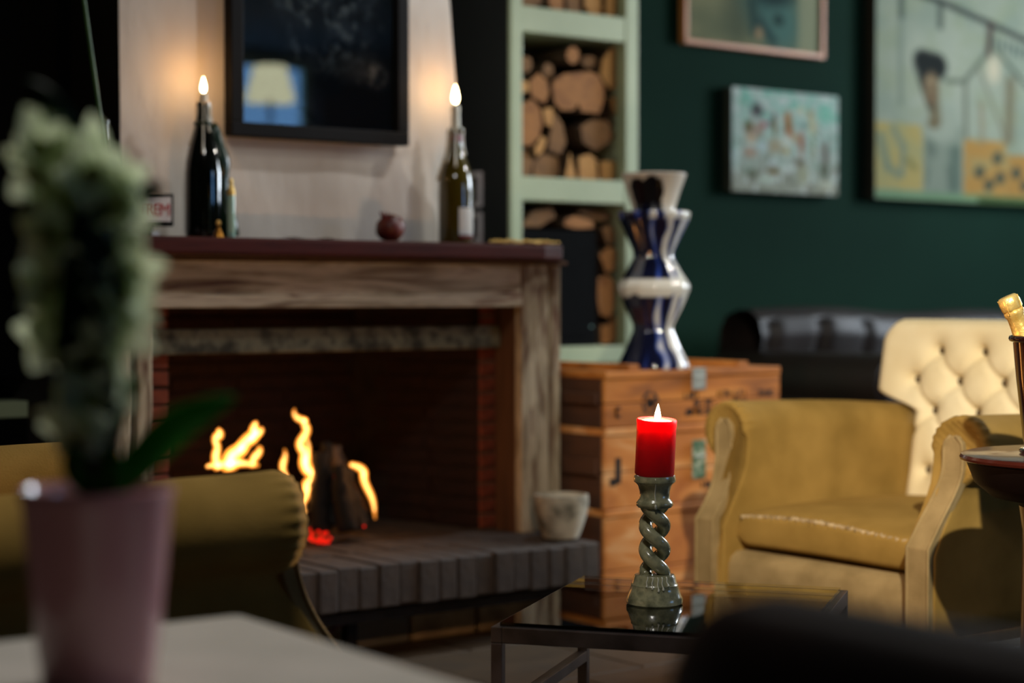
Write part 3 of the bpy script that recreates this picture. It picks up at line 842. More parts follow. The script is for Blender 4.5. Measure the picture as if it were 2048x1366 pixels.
for zc, wh, lb in ((1.183, 0.108, 'upper pale switch plate on the dark side of the log shelf, behind the wine bottle'), (1.064, 0.098, 'lower pale switch plate on the dark side of the log shelf, behind the wine bottle')):
    s = thing('switch_plate', lb, 'switch', (3.3655, 4.57, zc - wh / 2), -PI / 2, group='switch plates')
    q = MB()
    t, hw = 0.015, 0.036
    q.box(-hw, hw, -0.012, -0.0005, 0, t).box(-hw, hw, -0.012, -0.0005, wh - t, wh).box(-hw, -hw + t, -0.012, -0.0005, t, wh - t).box(hw - t, hw, -0.012, -0.0005, t, wh - t)
    q.build('plate_rim', M['switch'], s, bevel=0.002)
    MB().box(-hw + t, hw - t, -0.007, -0.0005, t, wh - t).build('rocker', M['black_plastic'], s)

tag(MB().box(1.35, 1.775, 4.215, 4.46, 0.561, 0.600).build('shelf_board', M['pale_green'], bevel=0.003), 'pale green board lying in the dark niche at the left edge', 'board')


# ------------------------------------------------------------------ mantel objects
def flame_part(parent, loc, h, r, m=None):
    prof = [(0.0006, 0), (r * 0.62, h * 0.06), (r * 0.95, h * 0.2), (r, h * 0.32), (r * 0.86, h * 0.5), (r * 0.55, h * 0.72), (r * 0.24, h * 0.9), (0.0004, h)]
    return MB().lathe(prof, 14).build('flame', m or M['flame_core'], parent, smooth='all', loc=loc)


def candle_lamp(loc, power, r=0.006, col=(1.0, 0.47, 0.14)):
    lamp('candle_flame_light', 'POINT', loc, power, col, shadow_soft_size=r)


MZ = 0.9862
b1 = thing('candle_bottle', 'big near-black bottle with a lit candle in its neck, left on the mantel', 'bottle', (2.053, 3.868, MZ))
b1.scale = (0.9, 0.9, 1.04)
prof = [(0.040, 0), (0.047, 0.004), (0.0495, 0.02), (0.0495, 0.150), (0.047, 0.175), (0.040, 0.205), (0.030, 0.235), (0.021, 0.262), (0.0165, 0.285), (0.0160, 0.300), (0.0185, 0.302), (0.0185, 0.309), (0.0155, 0.311)]
MB().lathe(prof, 40).build('glass_body', M['bottle_black'], b1, smooth=True)
MB().lathe([(0.0235, 0.2555), (0.026, 0.259), (0.0255, 0.264), (0.021, 0.268)], 20).build('wax_collar', M['green_wax'], b1, smooth=True)
MB().lathe([(0.0108, 0.309), (0.0112, 0.325), (0.0095, 0.330), (0.003, 0.329)], 16).build('candle', M['wax_white'], b1, smooth=True)
q = MB()
for a_, l, r0 in ((0.3, 0.11, 0.0035), (-0.35, 0.09, 0.003), (-0.9, 0.13, 0.004), (-1.5, 0.07, 0.003), (-2.1, 0.12, 0.003), (3.0, 0.10, 0.0028)):
    pts = []
    for k in range(9):
        z = 0.312 - l * k / 8
        rr = np.interp(z, [p[1] for p in prof], [p[0] for p in prof]) + 0.001
        pts.append((rr * math.cos(a_), rr * math.sin(a_), z))
    q.tube(pts, [r0 * (0.8 + 0.5 * (k == 8) + 0.2 * math.sin(k * 2)) for k in range(9)], 6)
q.build('wax_run', M['wax_white'], b1, smooth='all')
pts, rad = [], []
for k in range(15):
    z = 0.262 - 0.255 * k / 14
    rr = np.interp(z, [p[1] for p in prof], [p[0] for p in prof])
    pts.append((rr * 0.80 + 0.022 * max(0, k - 8) / 6, -rr * 0.45 - 0.012 * max(0, k - 8) / 6, z))
    rad.append(0.014 + 0.010 * math.sin(PI * min(1, k / 9)) + 0.012 * max(0, (k - 8) / 6) + 0.0025 * math.sin(k * 1.7))
MB().tube(pts, rad, 12).build('green_wax_run', M['green_wax'], b1, smooth='all')
flame_part(b1, (0, 0, 0.332), 0.036, 0.0078)
MB().tube([(0, 0, 0.328), (0.0004, 0, 0.337)], 0.0009, 6).build('wick', M['wick'], b1)

vl = thing('glass_vial', 'slim pale green glass vial with a gold cap before the dark bottle', 'vial', (2.052, 3.735, MZ))
vl.scale = (1.05, 1.05, 1.12)
MB().lathe([(0.0080, 0), (0.0088, 0.003), (0.0088, 0.084), (0.0080, 0.088)], 18).build('glass_tube', M['pale_glass'], vl, smooth=True)
MB().lathe([(0.0092, 0.088), (0.0096, 0.094), (0.0070, 0.104), (0.004, 0.110), (0.0046, 0.114), (0.005, 0.118), (0.0025, 0.123)], 16).build('gold_cap', M['gold'], vl, smooth=True)
bl = thing('brass_bell', 'tiny brass bell with a ball knob on the mantel before the dark bottle', 'bell', (2.022, 3.740, MZ))
bl.scale = (1.05, 1.05, 1.15)
MB().lathe([(0.0125, 0), (0.011, 0.004), (0.0085, 0.012), (0.0050, 0.018), (0.0030, 0.022)], 16).build('skirt', M['brass'], bl, smooth=True)
MB().blob((0, 0, 0.0295), (0.0058, 0.0058, 0.0065)).build('knob', M['gold'], bl, smooth='all')

b2 = thing('wine_bottle', 'olive wine bottle with white label holding a lit candle, right on the mantel', 'bottle', (2.783, 3.868, MZ))
b2.scale = (1.13, 1.13, 1.15)
prof = [(0.033, 0), (0.038, 0.004), (0.0395, 0.012), (0.0395, 0.140), (0.037, 0.158), (0.029, 0.182), (0.0205, 0.205), (0.0165, 0.225), (0.0150, 0.250), (0.0168, 0.252), (0.0168, 0.262), (0.0145, 0.264)]
MB().lathe(prof, 40).build('glass_body', M['bottle_olive'], b2, smooth=True)
q = MB()
n = 20
for i in range(n):
    a0, a1 = R(-142) + R(82) * i / n, R(-142) + R(82) * (i + 1) / n
    r = 0.0400
    q.add([(r * math.cos(a0), r * math.sin(a0), 0.022), (r * math.cos(a1), r * math.sin(a1), 0.022), (r * math.cos(a1), r * math.sin(a1), 0.083), (r * math.cos(a0), r * math.sin(a0), 0.083)], [(0, 1, 2, 3)])
for v in q.v:
    pass
q.build('paper_label', M['label_white'], b2, smooth='all', rot=(0, 0, R(28)))
q = MB()
for i in range(n):
    a0, a1 = R(-114) + R(82) * i / n, R(-114) + R(82) * (i + 1) / n
    q.add([(0.04003 * math.cos(a0), 0.04003 * math.sin(a0), 0.014), (0.04003 * math.cos(a1), 0.04003 * math.sin(a1), 0.014), (0.04003 * math.cos(a1), 0.04003 * math.sin(a1), 0.0215), (0.04003 * math.cos(a0), 0.04003 * math.sin(a0), 0.0215)], [(0, 1, 2, 3)])
q.build('label_band', M['red_band'], b2, smooth='all')
MB().lathe([(0.0160, 0.232), (0.0166, 0.236), (0.0166, 0.244), (0.0158, 0.248)], 20).build('neck_band', M['red_band'], b2, smooth=True)
MB().lathe([(0.0105, 0.263), (0.0098, 0.300), (0.0112, 0.306), (0.009, 0.315), (0.003, 0.314)], 16).build('candle', M['wax_white'], b2, smooth=True)
q = MB()
for a_, l, r0 in ((2.7, 0.12, 0.0042), (3.3, 0.08, 0.0036), (-0.4, 0.06, 0.003), (-2.2, 0.09, 0.003)):
    pts = []
    for k in range(9):
        z = 0.264 - l * k / 8
        rr = np.interp(z, [p[1] for p in prof], [p[0] for p in prof]) + 0.0015
        pts.append((rr * math.cos(a_), rr * math.sin(a_), z))
    q.tube(pts, [r0 * (0.8 + 0.5 * (k == 8)) for k in range(9)], 6)
q.build('wax_run', M['wax_white'], b2, smooth='all')
flame_part(b2, (0, 0, 0.319), 0.042, 0.0078)
MB().tube([(0, 0, 0.312), (0.0004, 0, 0.324)], 0.0009, 6).build('wick', M['wick'], b2)
candle_lamp((2.053, 3.863, MZ + 0.394), 0.30)
candle_lamp((2.783, 3.863, MZ + 0.420), 0.30)

pg = thing('pomegranate', 'dried red-brown pomegranate on the mantel shelf', 'fruit', (2.528, 3.79, MZ))
pg.scale = (1.1, 1.1, 1.15)
MB().blob((0, 0, 0.031), (0.034, 0.033, 0.031), 20, jit=0.12).build('fruit_body', M['pomegranate'], pg, smooth='all')
q = MB()
for k in range(6):
    a_ = 2 * PI * k / 6
    q.tube([(-0.014 + 0.006 * math.cos(a_), 0.006 * math.sin(a_), 0.054), (-0.018 + 0.010 * math.cos(a_), 0.010 * math.sin(a_), 0.066)], [0.0042, 0.0012], 6)
q.build('crown', M['pomegranate'], pg, smooth='all')

sg = thing('sign_box', 'small black-framed sign with red lettering at the left of the mantel', 'sign', (1.868, 3.80, MZ), R(-4))
sg.scale = (1.12, 1.0, 1.2)
MB().box(-0.062, 0.062, 0.0, 0.022, 0.022, 0.084).build('frame', M['black_plastic'], sg, bevel=0.002)
MB().box(-0.056, 0.056, -0.0015, 0.0005, 0.031, 0.078).build('sign_face', M['sign_white'], sg)
MB().box(-0.035, 0.018, 0.002, 0.02, 0.0, 0.0225).build('foot', M['black_plastic'], sg, bevel=0.002)
MB().box(0.012, 0.029, -0.004, 0.004, 0.0, 0.0125).build('white_tag', M['sign_white'], sg, bevel=0.001)
cu = bpy.data.curves.new('sign_text', 'FONT')
cu.body = 'EXTREM'
cu.size = 0.0335
cu.align_x = 'CENTER'
cu.space_character = 0.86
cu.extrude = 0.0003
tmp = bpy.data.objects.new('sign_text_tmp', cu)
COL.objects.link(tmp)
dg = bpy.context.evaluated_depsgraph_get()
tm = bpy.data.meshes.new_from_object(tmp.evaluated_get(dg))
bpy.data.objects.remove(tmp)
tm.materials.clear()
tm.materials.append(M['sign_red'])
put('lettering', tm, sg, (0.0, -0.0024, 0.042), (R(90), 0, 0), (0.98, 1, 1))

gl = thing('gold_garland', 'string of small gold leaves lying along the right end of the mantel', 'garland', (2.88, 3.72, MZ))
q = MB()
for k in range(64):
    x = -0.10 + 0.20 * k / 63
    y = 0.016 * math.sin(k * 1.7) - 0.02
    q.blob((x, y, 0.004 + random.uniform(0, 0.005)), (0.0055, 0.004, 0.0035), 6)
tag(q.build('gold_leaf', M['gold'], gl, smooth='all'), kind='stuff')
MB().tube([(-0.10, -0.02, 0.004), (-0.03, -0.014, 0.006), (0.04, -0.025, 0.005), (0.10, -0.02, 0.004)], 0.0014, 6).build('thread', M['brass'], gl)
pp = MB().grid(lambda u, v: (lerp(-0.09, 0.11, u), lerp(-0.03, 0.03, v), 0.0012 + 0.002 * math.sin(u * 7) ** 2 + 0.001 * v), 12, 3)
o = pp.build('paper_sheet', M['label_white'], loc=(2.22, 3.70, MZ + 0.0005))
tag(o, 'thin curled white paper lying on the mantel between bottle and pomegranate', 'paper')

sv = thing('stem_bottle', 'clear glass bottle holding one tall bare stem, far left on the mantel', 'bottle', (1.755, 3.775, MZ))
MB().lathe([(0.028, 0), (0.030, 0.004), (0.030, 0.130), (0.024, 0.165), (0.0135, 0.195), (0.0115, 0.245), (0.0140, 0.247), (0.0140, 0.256), (0.0115, 0.258)], 28, caps=False).build('glass_body', M['clear_bottle'], sv, smooth=True)
MB().tube([(0.012, 0, 0.01), (0.004, 0, 0.16), (-0.008, 0, 0.27), (-0.030, 0.0, 0.42), (-0.050, 0, 0.56), (-0.062, 0, 0.70)], [0.0056, 0.0056, 0.0054, 0.005, 0.0046, 0.004], 8).build('stem', M['stem'], sv, smooth='all')

# ------------------------------------------------------------------ fire
fi = thing('log_fire', 'open fire with yellow-orange flames licking round the charred logs', 'fire', (2.40, 4.0, 0.232))
FL = [([(2.174, 0.429, 0.0114), (2.164, 0.469, 0.0089), (2.166, 0.494, 0.0076), (2.17, 0.512, 0.0101), (2.173, 0.527, 0.0025)], 0.02),
      ([(2.195, 0.429, 0.0177), (2.201, 0.463, 0.0165), (2.231, 0.481, 0.0139), (2.253, 0.506, 0.0139), (2.265, 0.525, 0.0101), (2.26, 0.543, 0.0025)], 0.0),
      ([(2.26, 0.495, 0.0101), (2.277, 0.512, 0.0089), (2.288, 0.524, 0.0025)], 0.01),
      ([(2.252, 0.433, 0.0089), (2.261, 0.46, 0.0089), (2.271, 0.477, 0.0051)], -0.01),
      ([(2.134, 0.435, 0.0038), (2.171, 0.438, 0.0089), (2.22, 0.44, 0.0101), (2.276, 0.43, 0.0038)], 0.01),
      ([(2.402, 0.305, 0.0038), (2.395, 0.336, 0.0076), (2.409, 0.371, 0.0114), (2.42, 0.392, 0.0114), (2.408, 0.422, 0.0139), (2.395, 0.457, 0.0114), (2.392, 0.484, 0.0101), (2.403, 0.519, 0.0089), (2.401, 0.536, 0.0076), (2.381, 0.545, 0.0076), (2.369, 0.569, 0.0025)], -0.01),
      ([(2.424, 0.405, 0.0063), (2.427, 0.455, 0.0063), (2.416, 0.507, 0.0025)], 0.02),
      ([(2.471, 0.431, 0.0051), (2.493, 0.422, 0.0089), (2.511, 0.396, 0.0089), (2.526, 0.347, 0.0076), (2.547, 0.287, 0.0025)], -0.118),
      ([(2.37, 0.395, 0.0063), (2.36, 0.434, 0.0076), (2.367, 0.465, 0.0025)], 0.03)]


def catmull(P, k=5):
    out = []
    n = len(P)
    for i in range(n - 1):
        p0, p1, p2, p3 = P[max(i - 1, 0)], P[i], P[i + 1], P[min(i + 2, n - 1)]
        for s in range(k):
            t = s / k
            out.append(tuple(0.5 * (2 * b_ + (c_ - a_) * t + (2 * a_ - 5 * b_ + 4 * c_ - d_) * t * t + (3 * b_ - a_ - 3 * c_ + d_) * t ** 3) for a_, b_, c_, d_ in zip(p0, p1, p2, p3)))
    out.append(P[-1])
    return out


for P, dy in FL:
    S = catmull(P)
    pts = [(x - 2.40, dy + 0.008 * math.sin(i * 0.7), z - 0.232) for i, (x, z, r) in enumerate(S)]
    MB().tube(pts, [max(0.0012, r * 1.25) for x, z, r in S], 10).build('flame', M['fire_outer'], fi, smooth='all')
    MB().tube(pts[:-2], [max(0.0008, r * 0.62) for x, z, r in S[:-2]], 8).build('flame_core', M['fire_inner'], fi, smooth='all')
q = MB()
for k in range(22):
    t = random.random()
    q.blob((2.385 + 0.03 * t - 2.40 + random.uniform(-0.02, 0.02), -0.065 - 0.03 * t + random.uniform(-0.02, 0.02), 0.004 + random.uniform(0, 0.05) * (1 - t)), (0.0045, 0.0045, 0.004), 6, jit=0.5)
for k in range(30):
    q.blob((random.uniform(-0.33, 0.10), random.uniform(-0.03, 0.12), 0.006 + random.uniform(0, 0.01)), (0.009, 0.009, 0.006), 6, jit=0.5)
for x, z, y in ((2.468, 0.345, -0.09), (2.448, 0.40, -0.075), (2.123, 0.537, 0.10), (2.52, 0.27, -0.10)):
    q.blob((x - 2.40, y, z - 0.232), (0.003, 0.003, 0.003), 6, jit=0.5)
tag(q.build('ember', M['ember'], fi, smooth='all'), kind='stuff')
q = MB()
q.grid(lambda u, v: (lerp(-0.36, 0.20, u), lerp(-0.05, 0.30, v), 0.001 + 0.016 * math.sin(PI * u) * math.sin(PI * v) * (1 + mnoise.noise(Vector((u * 9, v * 7, 0))))), 26, 16)
tag(q.build('ash_bed', M['ash'], fi, smooth='all'), kind='stuff')
lamp('fire_light', 'POINT', (2.12, 4.17, 0.40), 0.36, (1.0, 0.36, 0.08), shadow_soft_size=0.07)
lamp('fire_light', 'POINT', (2.56, 3.86, 0.44), 0.5, (1.0, 0.38, 0.09), shadow_soft_size=0.04)


def rough_log(name, p0, p1, r0, r1, m, label, group=None, seed=0):
    a_, b_ = Vector(p0), Vector(p1)
    o_ = MB()
    k = 12
    pts = [tuple((a_.lerp(b_, i / k)) - a_) for i in range(k + 1)]
    rad = [lerp(r0, r1, i / k) * (1 + 0.16 * mnoise.noise(Vector((i * 0.8, seed, 0)))) for i in range(k + 1)]
    o_.tube(pts, rad, 14)
    c = []
    for x, y, z in o_.v:
        d = mnoise.noise(Vector((x * 38 + seed, y * 38, z * 30))) * 0.010 + mnoise.noise(Vector((x * 110 + seed, y * 110, z * 90))) * 0.004
        c.append((x + d, y - d, z + d * 0.4))
    o_.v = c
    return tag(o_.build(name, m, smooth='all', loc=tuple(a_)), label, 'log', group)


rough_log('burning_log', (2.420, 3.945, 0.262), (2.440, 3.985, 0.455), 0.027, 0.020, M['char'], 'charred upright log with ash streaks at the left of the burning stack', 'burning logs', 1)
rough_log('burning_log', (2.522, 3.935, 0.260), (2.490, 3.960, 0.41), 0.028, 0.020, M['char'], 'charred log leaning inward at the right of the burning stack', 'burning logs', 5)
rough_log('burning_log', (2.470, 3.895, 0.262), (2.463, 3.935, 0.425), 0.031, 0.020, M['char'], 'thick charred log in the middle front of the burning stack', 'burning logs', 7)
rough_log('burning_log', (2.480, 4.02, 0.265), (2.468, 4.00, 0.478), 0.022, 0.014, M['char'], 'taller charred stick with a pale tip behind the burning stack', 'burning logs', 9)
rough_log('burning_log', (2.60, 4.10, 0.255), (2.585, 4.14, 0.455), 0.020, 0.016, M['ash'], 'thin grey ashen log standing behind the burning stack', 'burning logs', 12)
rough_log('burning_log', (2.675, 4.17, 0.262), (2.66, 4.30, 0.43), 0.034, 0.030, M['log_cut_dim'], 'brown unburnt log leaning on the back of the firebox', 'burning logs', 15)
rough_log('burning_log', (2.08, 4.06, 0.275), (2.34, 4.09, 0.290), 0.042, 0.038, M['char'], 'charred log lying across the fire behind the near armchair', 'burning logs', 21)

po = thing('stone_pot', 'rough grey stone pot on the right corner of the hearth', 'pot', (2.948, 3.635, 0.2335))
MB().lathe([(0.040, 0), (0.046, 0.003), (0.058, 0.035), (0.067, 0.068), (0.070, 0.092), (0.069, 0.112), (0.063, 0.113), (0.062, 0.09), (0.055, 0.05), (0.02, 0.03)], 32, mod=lambda a_, z: 1 + 0.012 * math.sin(3 * a_ + z * 40)).build('bowl', M['stone_pot'], po, smooth=True)


# ------------------------------------------------------------------ armchairs
def arm_front(z):
    """forward sweep of the arm front (x, chair faces -x)"""
    if z > 0.50:
        return 0.004
    if z > 0.345:
        t = (0.50 - z) / 0.155
        return 0.004 - 0.082 * t ** 1.6
    return -0.078


def make_arm(root, s, yc):
    """s=-1: arm on the -y side. Rolled padded arm with side panel"""
    rr, zc = 0.067, 0.542
    oc = yc + s * 0.026
    sec = []
    yi, yo = yc - s * 0.041, yc + s * 0.030
    for z in (0.14, 0.20, 0.27, 0.33, 0.38, 0.43, 0.47, 0.51, 0.53):
        sec.append((yi - s * 0.006 * math.sin(PI * (z - .14) / .40), z, 0.0))
    A0, A1 = R(180), R(-62)
    na = 126
    for k in range(na + 1):
        a_ = lerp(A0, A1, k / na)
        sec.append((oc + s * rr * math.cos(a_), zc + rr * math.sin(a_), 1.0 if 0.05 < k / na < 0.97 else 0.4))
    for z in (0.465, 0.44, 0.41, 0.38, 0.33, 0.27, 0.20, 0.14):
        sec.append((yo, z, 0.0))
    n = len(sec)
    rings = [(0.0, 0.80, -0.004), (0.0, 0.93, -0.012), (0.006, 1.0, 0), (0.014, 1.02, 0), (0.03, 1.02, 0), (0.05, 1.01, 0), (0.08, 1.0, 0), (0.2, 1.0, 0), (0.4, 1.0, 0), (0.6, 1.0, 0), (0.8, 0.99, 0), (1.0, 0.97, 0)]
    mb = MB()
    vs = []
    for sfr, k, dx in rings:
        for i, (y, z, roll) in enumerate(sec):
            pl = 0.0
            if roll:
                ang = math.atan2(z - zc, y - oc)
                pl = 0.026 * roll * math.sin(ang * 21) * max(0.0, 1 - sfr / 0.05)
            kk = k if roll else lerp(k, 1.0, 0.65)
            y2 = oc + (y - oc) * (kk + pl) if roll else yc + (y - yc) * kk
            z2 = zc + (z - zc) * (kk + pl) if roll else z
            drop = 0.030 * sfr * sfr
            x0 = arm_front(z) + 0.006 + (dx if roll else 0.0)
            vs.append((lerp(x0, 0.66 + 0.05 * (z - 0.14), sfr), y2, z2 - (drop if z > 0.40 else drop * (z - 0.14) / 0.26)))
    fs = []
    for j in range(len(rings) - 1):
        for i in range(n):
            i2 = (i + 1) % n
            fs.append((j * n + i, j * n + i2, (j + 1) * n + i2, (j + 1) * n + i))
    fs.append(tuple(reversed(range(n))))
    fs.append(tuple(range((len(rings) - 1) * n, len(rings) * n)))
    mb.add(vs, fs)
    arm = mb.build('arm', M['velvet'], root, smooth='all')
    # front facing panel, a strip that follows the sweep and ends in a round top
    zs = [0.145, 0.20, 0.26, 0.30, 0.335, 0.345] + [0.345 + 0.225 * i / 16 for i in range(1, 17)]
    w0, w1 = 0.027, 0.024
    vs, fs = [], []
    for z in zs:
        hw = w0 if z <= 0.345 else lerp(w0, w1, (z - 0.345) / 0.18)
        yy = yc + s * lerp(0.0, 0.022, sm(0.38, 0.52, z))
        if z > 0.545:
            hw *= math.sqrt(max(0.02, 1 - ((z - 0.545) / 0.026) ** 2))
        x = arm_front(z) - 0.010
        for y in (yy - hw, yy + hw):
            vs += [(x, y, z), (x + 0.024, y, z)]
    m = len(zs)
    for i in range(m - 1):
        a_, b_ = i * 4, (i + 1) * 4
        fs += [(a_, a_ + 2, b_ + 2, b_), (a_ + 1, b_ + 1, b_ + 3, a_ + 3), (a_, b_, b_ + 1, a_ + 1), (a_ + 2, a_ + 3, b_ + 3, b_ + 2)]
    fs += [(0, 1, 3, 2), (m * 4 - 4, m * 4 - 2, m * 4 - 1, m * 4 - 3)]
    pn = MB().add(vs, fs).build('front_panel', M['velvet_panel'], root, bevel=0.003)
    for e in (0, 2):
        pts = [(vs[i * 4 + e][0], vs[i * 4 + e][1], vs[i * 4 + e][2]) for i in range(m)]
        MB().tube(pts, 0.0034, 6).build('piping', M['velvet_panel'], pn, smooth='all')
    return arm


def make_back(root):
    z0, z1 = 0.30, 0.795
    rows_ = [(0.718, 0.5), (0.645, 0.0), (0.571, 0.5), (0.498, 0.0), (0.425, 0.5)]
    btn = []
    for z, o_ in rows_:
        for k in range(-3, 4):
            y = (k + o_) * 0.132 + 0.018
            hw = 0.35 if z > 0.60 else 0.24
            if abs(y) < hw - 0.01:
                btn.append((y, z))

    def halfw(z):
        if z < 0.565:
            return 0.270
        e = sm(0.565, 0.62, z)
        w_ = lerp(0.270, 0.398, e)
        if z > 0.73:
            w_ -= 0.05 * ((z - 0.73) / 0.065) ** 2.4
        return w_

    def surf(u, v):
        z = lerp(z0, z1, v)
        hw = halfw(z)
        y = lerp(-hw, hw, u)
        xb = 0.545 + 0.17 * (z - 0.30)
        d = -0.016
        for by, bz in btn:
            r2 = ((y - by) ** 2 + (z - bz) ** 2)
            d += 0.016 * math.exp(-r2 / (2 * 0.024 ** 2)) + 0.022 * math.exp(-r2 / (2 * 0.009 ** 2))
        # folds between neighbouring buttons
        fold = 0.0
        for (by, bz) in btn:
            for (cy, cz) in ((by + 0.066, bz - 0.0735), (by - 0.066, bz - 0.0735)):
                if (cz > 0.36 and abs(cy) < 0.33):
                    dx_, dz_ = cy - by, cz - bz
                    t = max(0, min(1, ((y - by) * dx_ + (z - bz) * dz_) / (dx_ * dx_ + dz_ * dz_)))
                    q_ = math.hypot(y - by - t * dx_, z - bz - t * dz_)
                    fold = max(fold, math.exp(-(q_ / 0.0075) ** 2))
        d += 0.008 * fold
        edge = min(1.0, (hw - abs(y)) / 0.035, (z1 - z) / 0.03)
        d += 0.030 * (1 - math.sqrt(max(0, 1 - (1 - max(0, edge)) ** 2)))
        return (xb + d, y, z)

    mb = MB().grid(surf, 110, 84)
    nu, nv = 110, 84
    # back shell
    def shell(u, v):
        p = surf(u, v)
        return (0.545 + 0.17 * (p[2] - 0.30) + 0.095 - 0.02 * abs(2 * u - 1) ** 6, p[1], p[2])
    o_ = len(mb.v)
    mb.grid(shell, nu, nv)
    w_ = nu + 1
    edge = [i for i in range(w_)] + [j * w_ + nu for j in range(1, nv + 1)] + [nv * w_ + i for i in range(nu - 1, -1, -1)] + [j * w_ for j in range(nv - 1, 0, -1)]
    ne = len(edge)
    for i in range(ne):
        a_, b_ = edge[i], edge[(i + 1) % ne]
        mb.f.append((a_, b_, o_ + b_, o_ + a_))
        mb.mi.append(0)
    bk_ = mb.build('backrest', M['velvet_back'], root, smooth='all')
    bm_ = MB().blob((0, 0, 0), (0.005, 0.0085, 0.0085), 10).mesh('button', M['button'], smooth='all')
    for by, bz in btn:
        put('button', bm_, bk_, (0.545 + 0.17 * (bz - 0.30) + 0.014, by, bz))
    return bk_


def make_armchair(loc, rz, label):
    root = thing('armchair', label, 'armchair', loc, rz, 'rolled-arm velvet armchairs')
    make_arm(root, -1, -0.310)
    make_arm(root, 1, 0.310)
    make_back(root)
    # front rail with a padded top edge
    pr = []
    for z, x in ((0.142, -0.050), (0.20, -0.054), (0.245, -0.054), (0.262, -0.046), (0.272, -0.030), (0.274, 0.0), (0.272, 0.30), (0.27, 0.60), (0.142, 0.60)):
        pr.append((x, z))
    MB().prism(pr, -0.273, 0.273).build('front_rail', M['velvet_panel'], root, smooth=True)

    def cush(u, v):
        # closed section around v, running along y by u
        y = lerp(-0.262, 0.262, u)
        e = 1 - 0.5 * max(0, (abs(2 * u - 1) - 0.9) / 0.1) ** 2
        a_ = 2 * PI * v
        c_, s_ = math.cos(a_), math.sin(a_)
        sx = abs(c_) ** 0.28 * (1 if c_ > 0 else -1)
        sz = abs(s_) ** 0.30 * (1 if s_ > 0 else -1)
        sag = 0.008 * math.sin(y * 9 + 1) * (1 if sz > 0 else 0.3)
        return (0.270 + 0.300 * sx, y, 0.321 + 0.044 * sz * e + (0.010 * (1 - sx * sx) if sz > 0 else 0) + sag * abs(sz))
    mb = MB().grid(cush, 40, 64)
    cu_ = mb.build('seat_cushion', M['velvet'], root, smooth='all')
    for zz, nm in ((0.352, 0), (0.291, 1)):
        pts, rad = [], []
        for k in range(90):
            y = lerp(-0.255, 0.255, k / 89)
            pts.append((-0.022 + 0.0025 * math.sin(k * 1.9) + (0.004 if nm else 0), y, zz + 0.008 * math.sin(y * 9 + 1) * (1 if not nm else 0.3) + 0.0015 * math.sin(k * 2.7)))
            rad.append(0.0046 + 0.0016 * math.sin(k * 3.1))
        if nm == 0:
            MB().tube(pts, rad, 7).build('piping', M['piping'], cu_, smooth='all')
            MB().tube([(x - 0.001, y, z - 0.0095) for x, y, z in pts], [0.0042] * 90, 6).build('torn_seam', M['soot'], cu_, smooth='all')
    # ribbed braid along the bottom
    for s in (-1, 1):
        q_ = MB()
        for k in range(92):
            x = -0.068 + 0.0078 * k
            q_.box(x, x + 0.0046, s * 0.3425 - 0.0025, s * 0.3425 + 0.0025, 0.136, 0.158)
        tag(q_.build('ribbed_braid', M['velvet_panel'], root), kind='stuff')
    for x, y in ((-0.03, -0.30), (-0.03, 0.30), (0.60, -0.29), (0.60, 0.29)):
        MB().lathe([(0.014, 0), (0.018, 0.01), (0.014, 0.03), (0.022, 0.08), (0.026, 0.14)], 16, (x, y, 0)).build('leg', M['dark_leg'], root, smooth=True)
    return root


a1 = make_armchair((2.970, 2.726, 0), 0, 'worn olive-gold armchair with a buttoned cream back, right of the glass table')
a2 = copy_tree(a1)
a2.location = (1.315, 2.540, 0)
a2.rotation_euler = (0, 0, PI - R(3.5))
a2['label'] = 'olive-gold armchair at left seen from its side, its rolled arm before the fire'

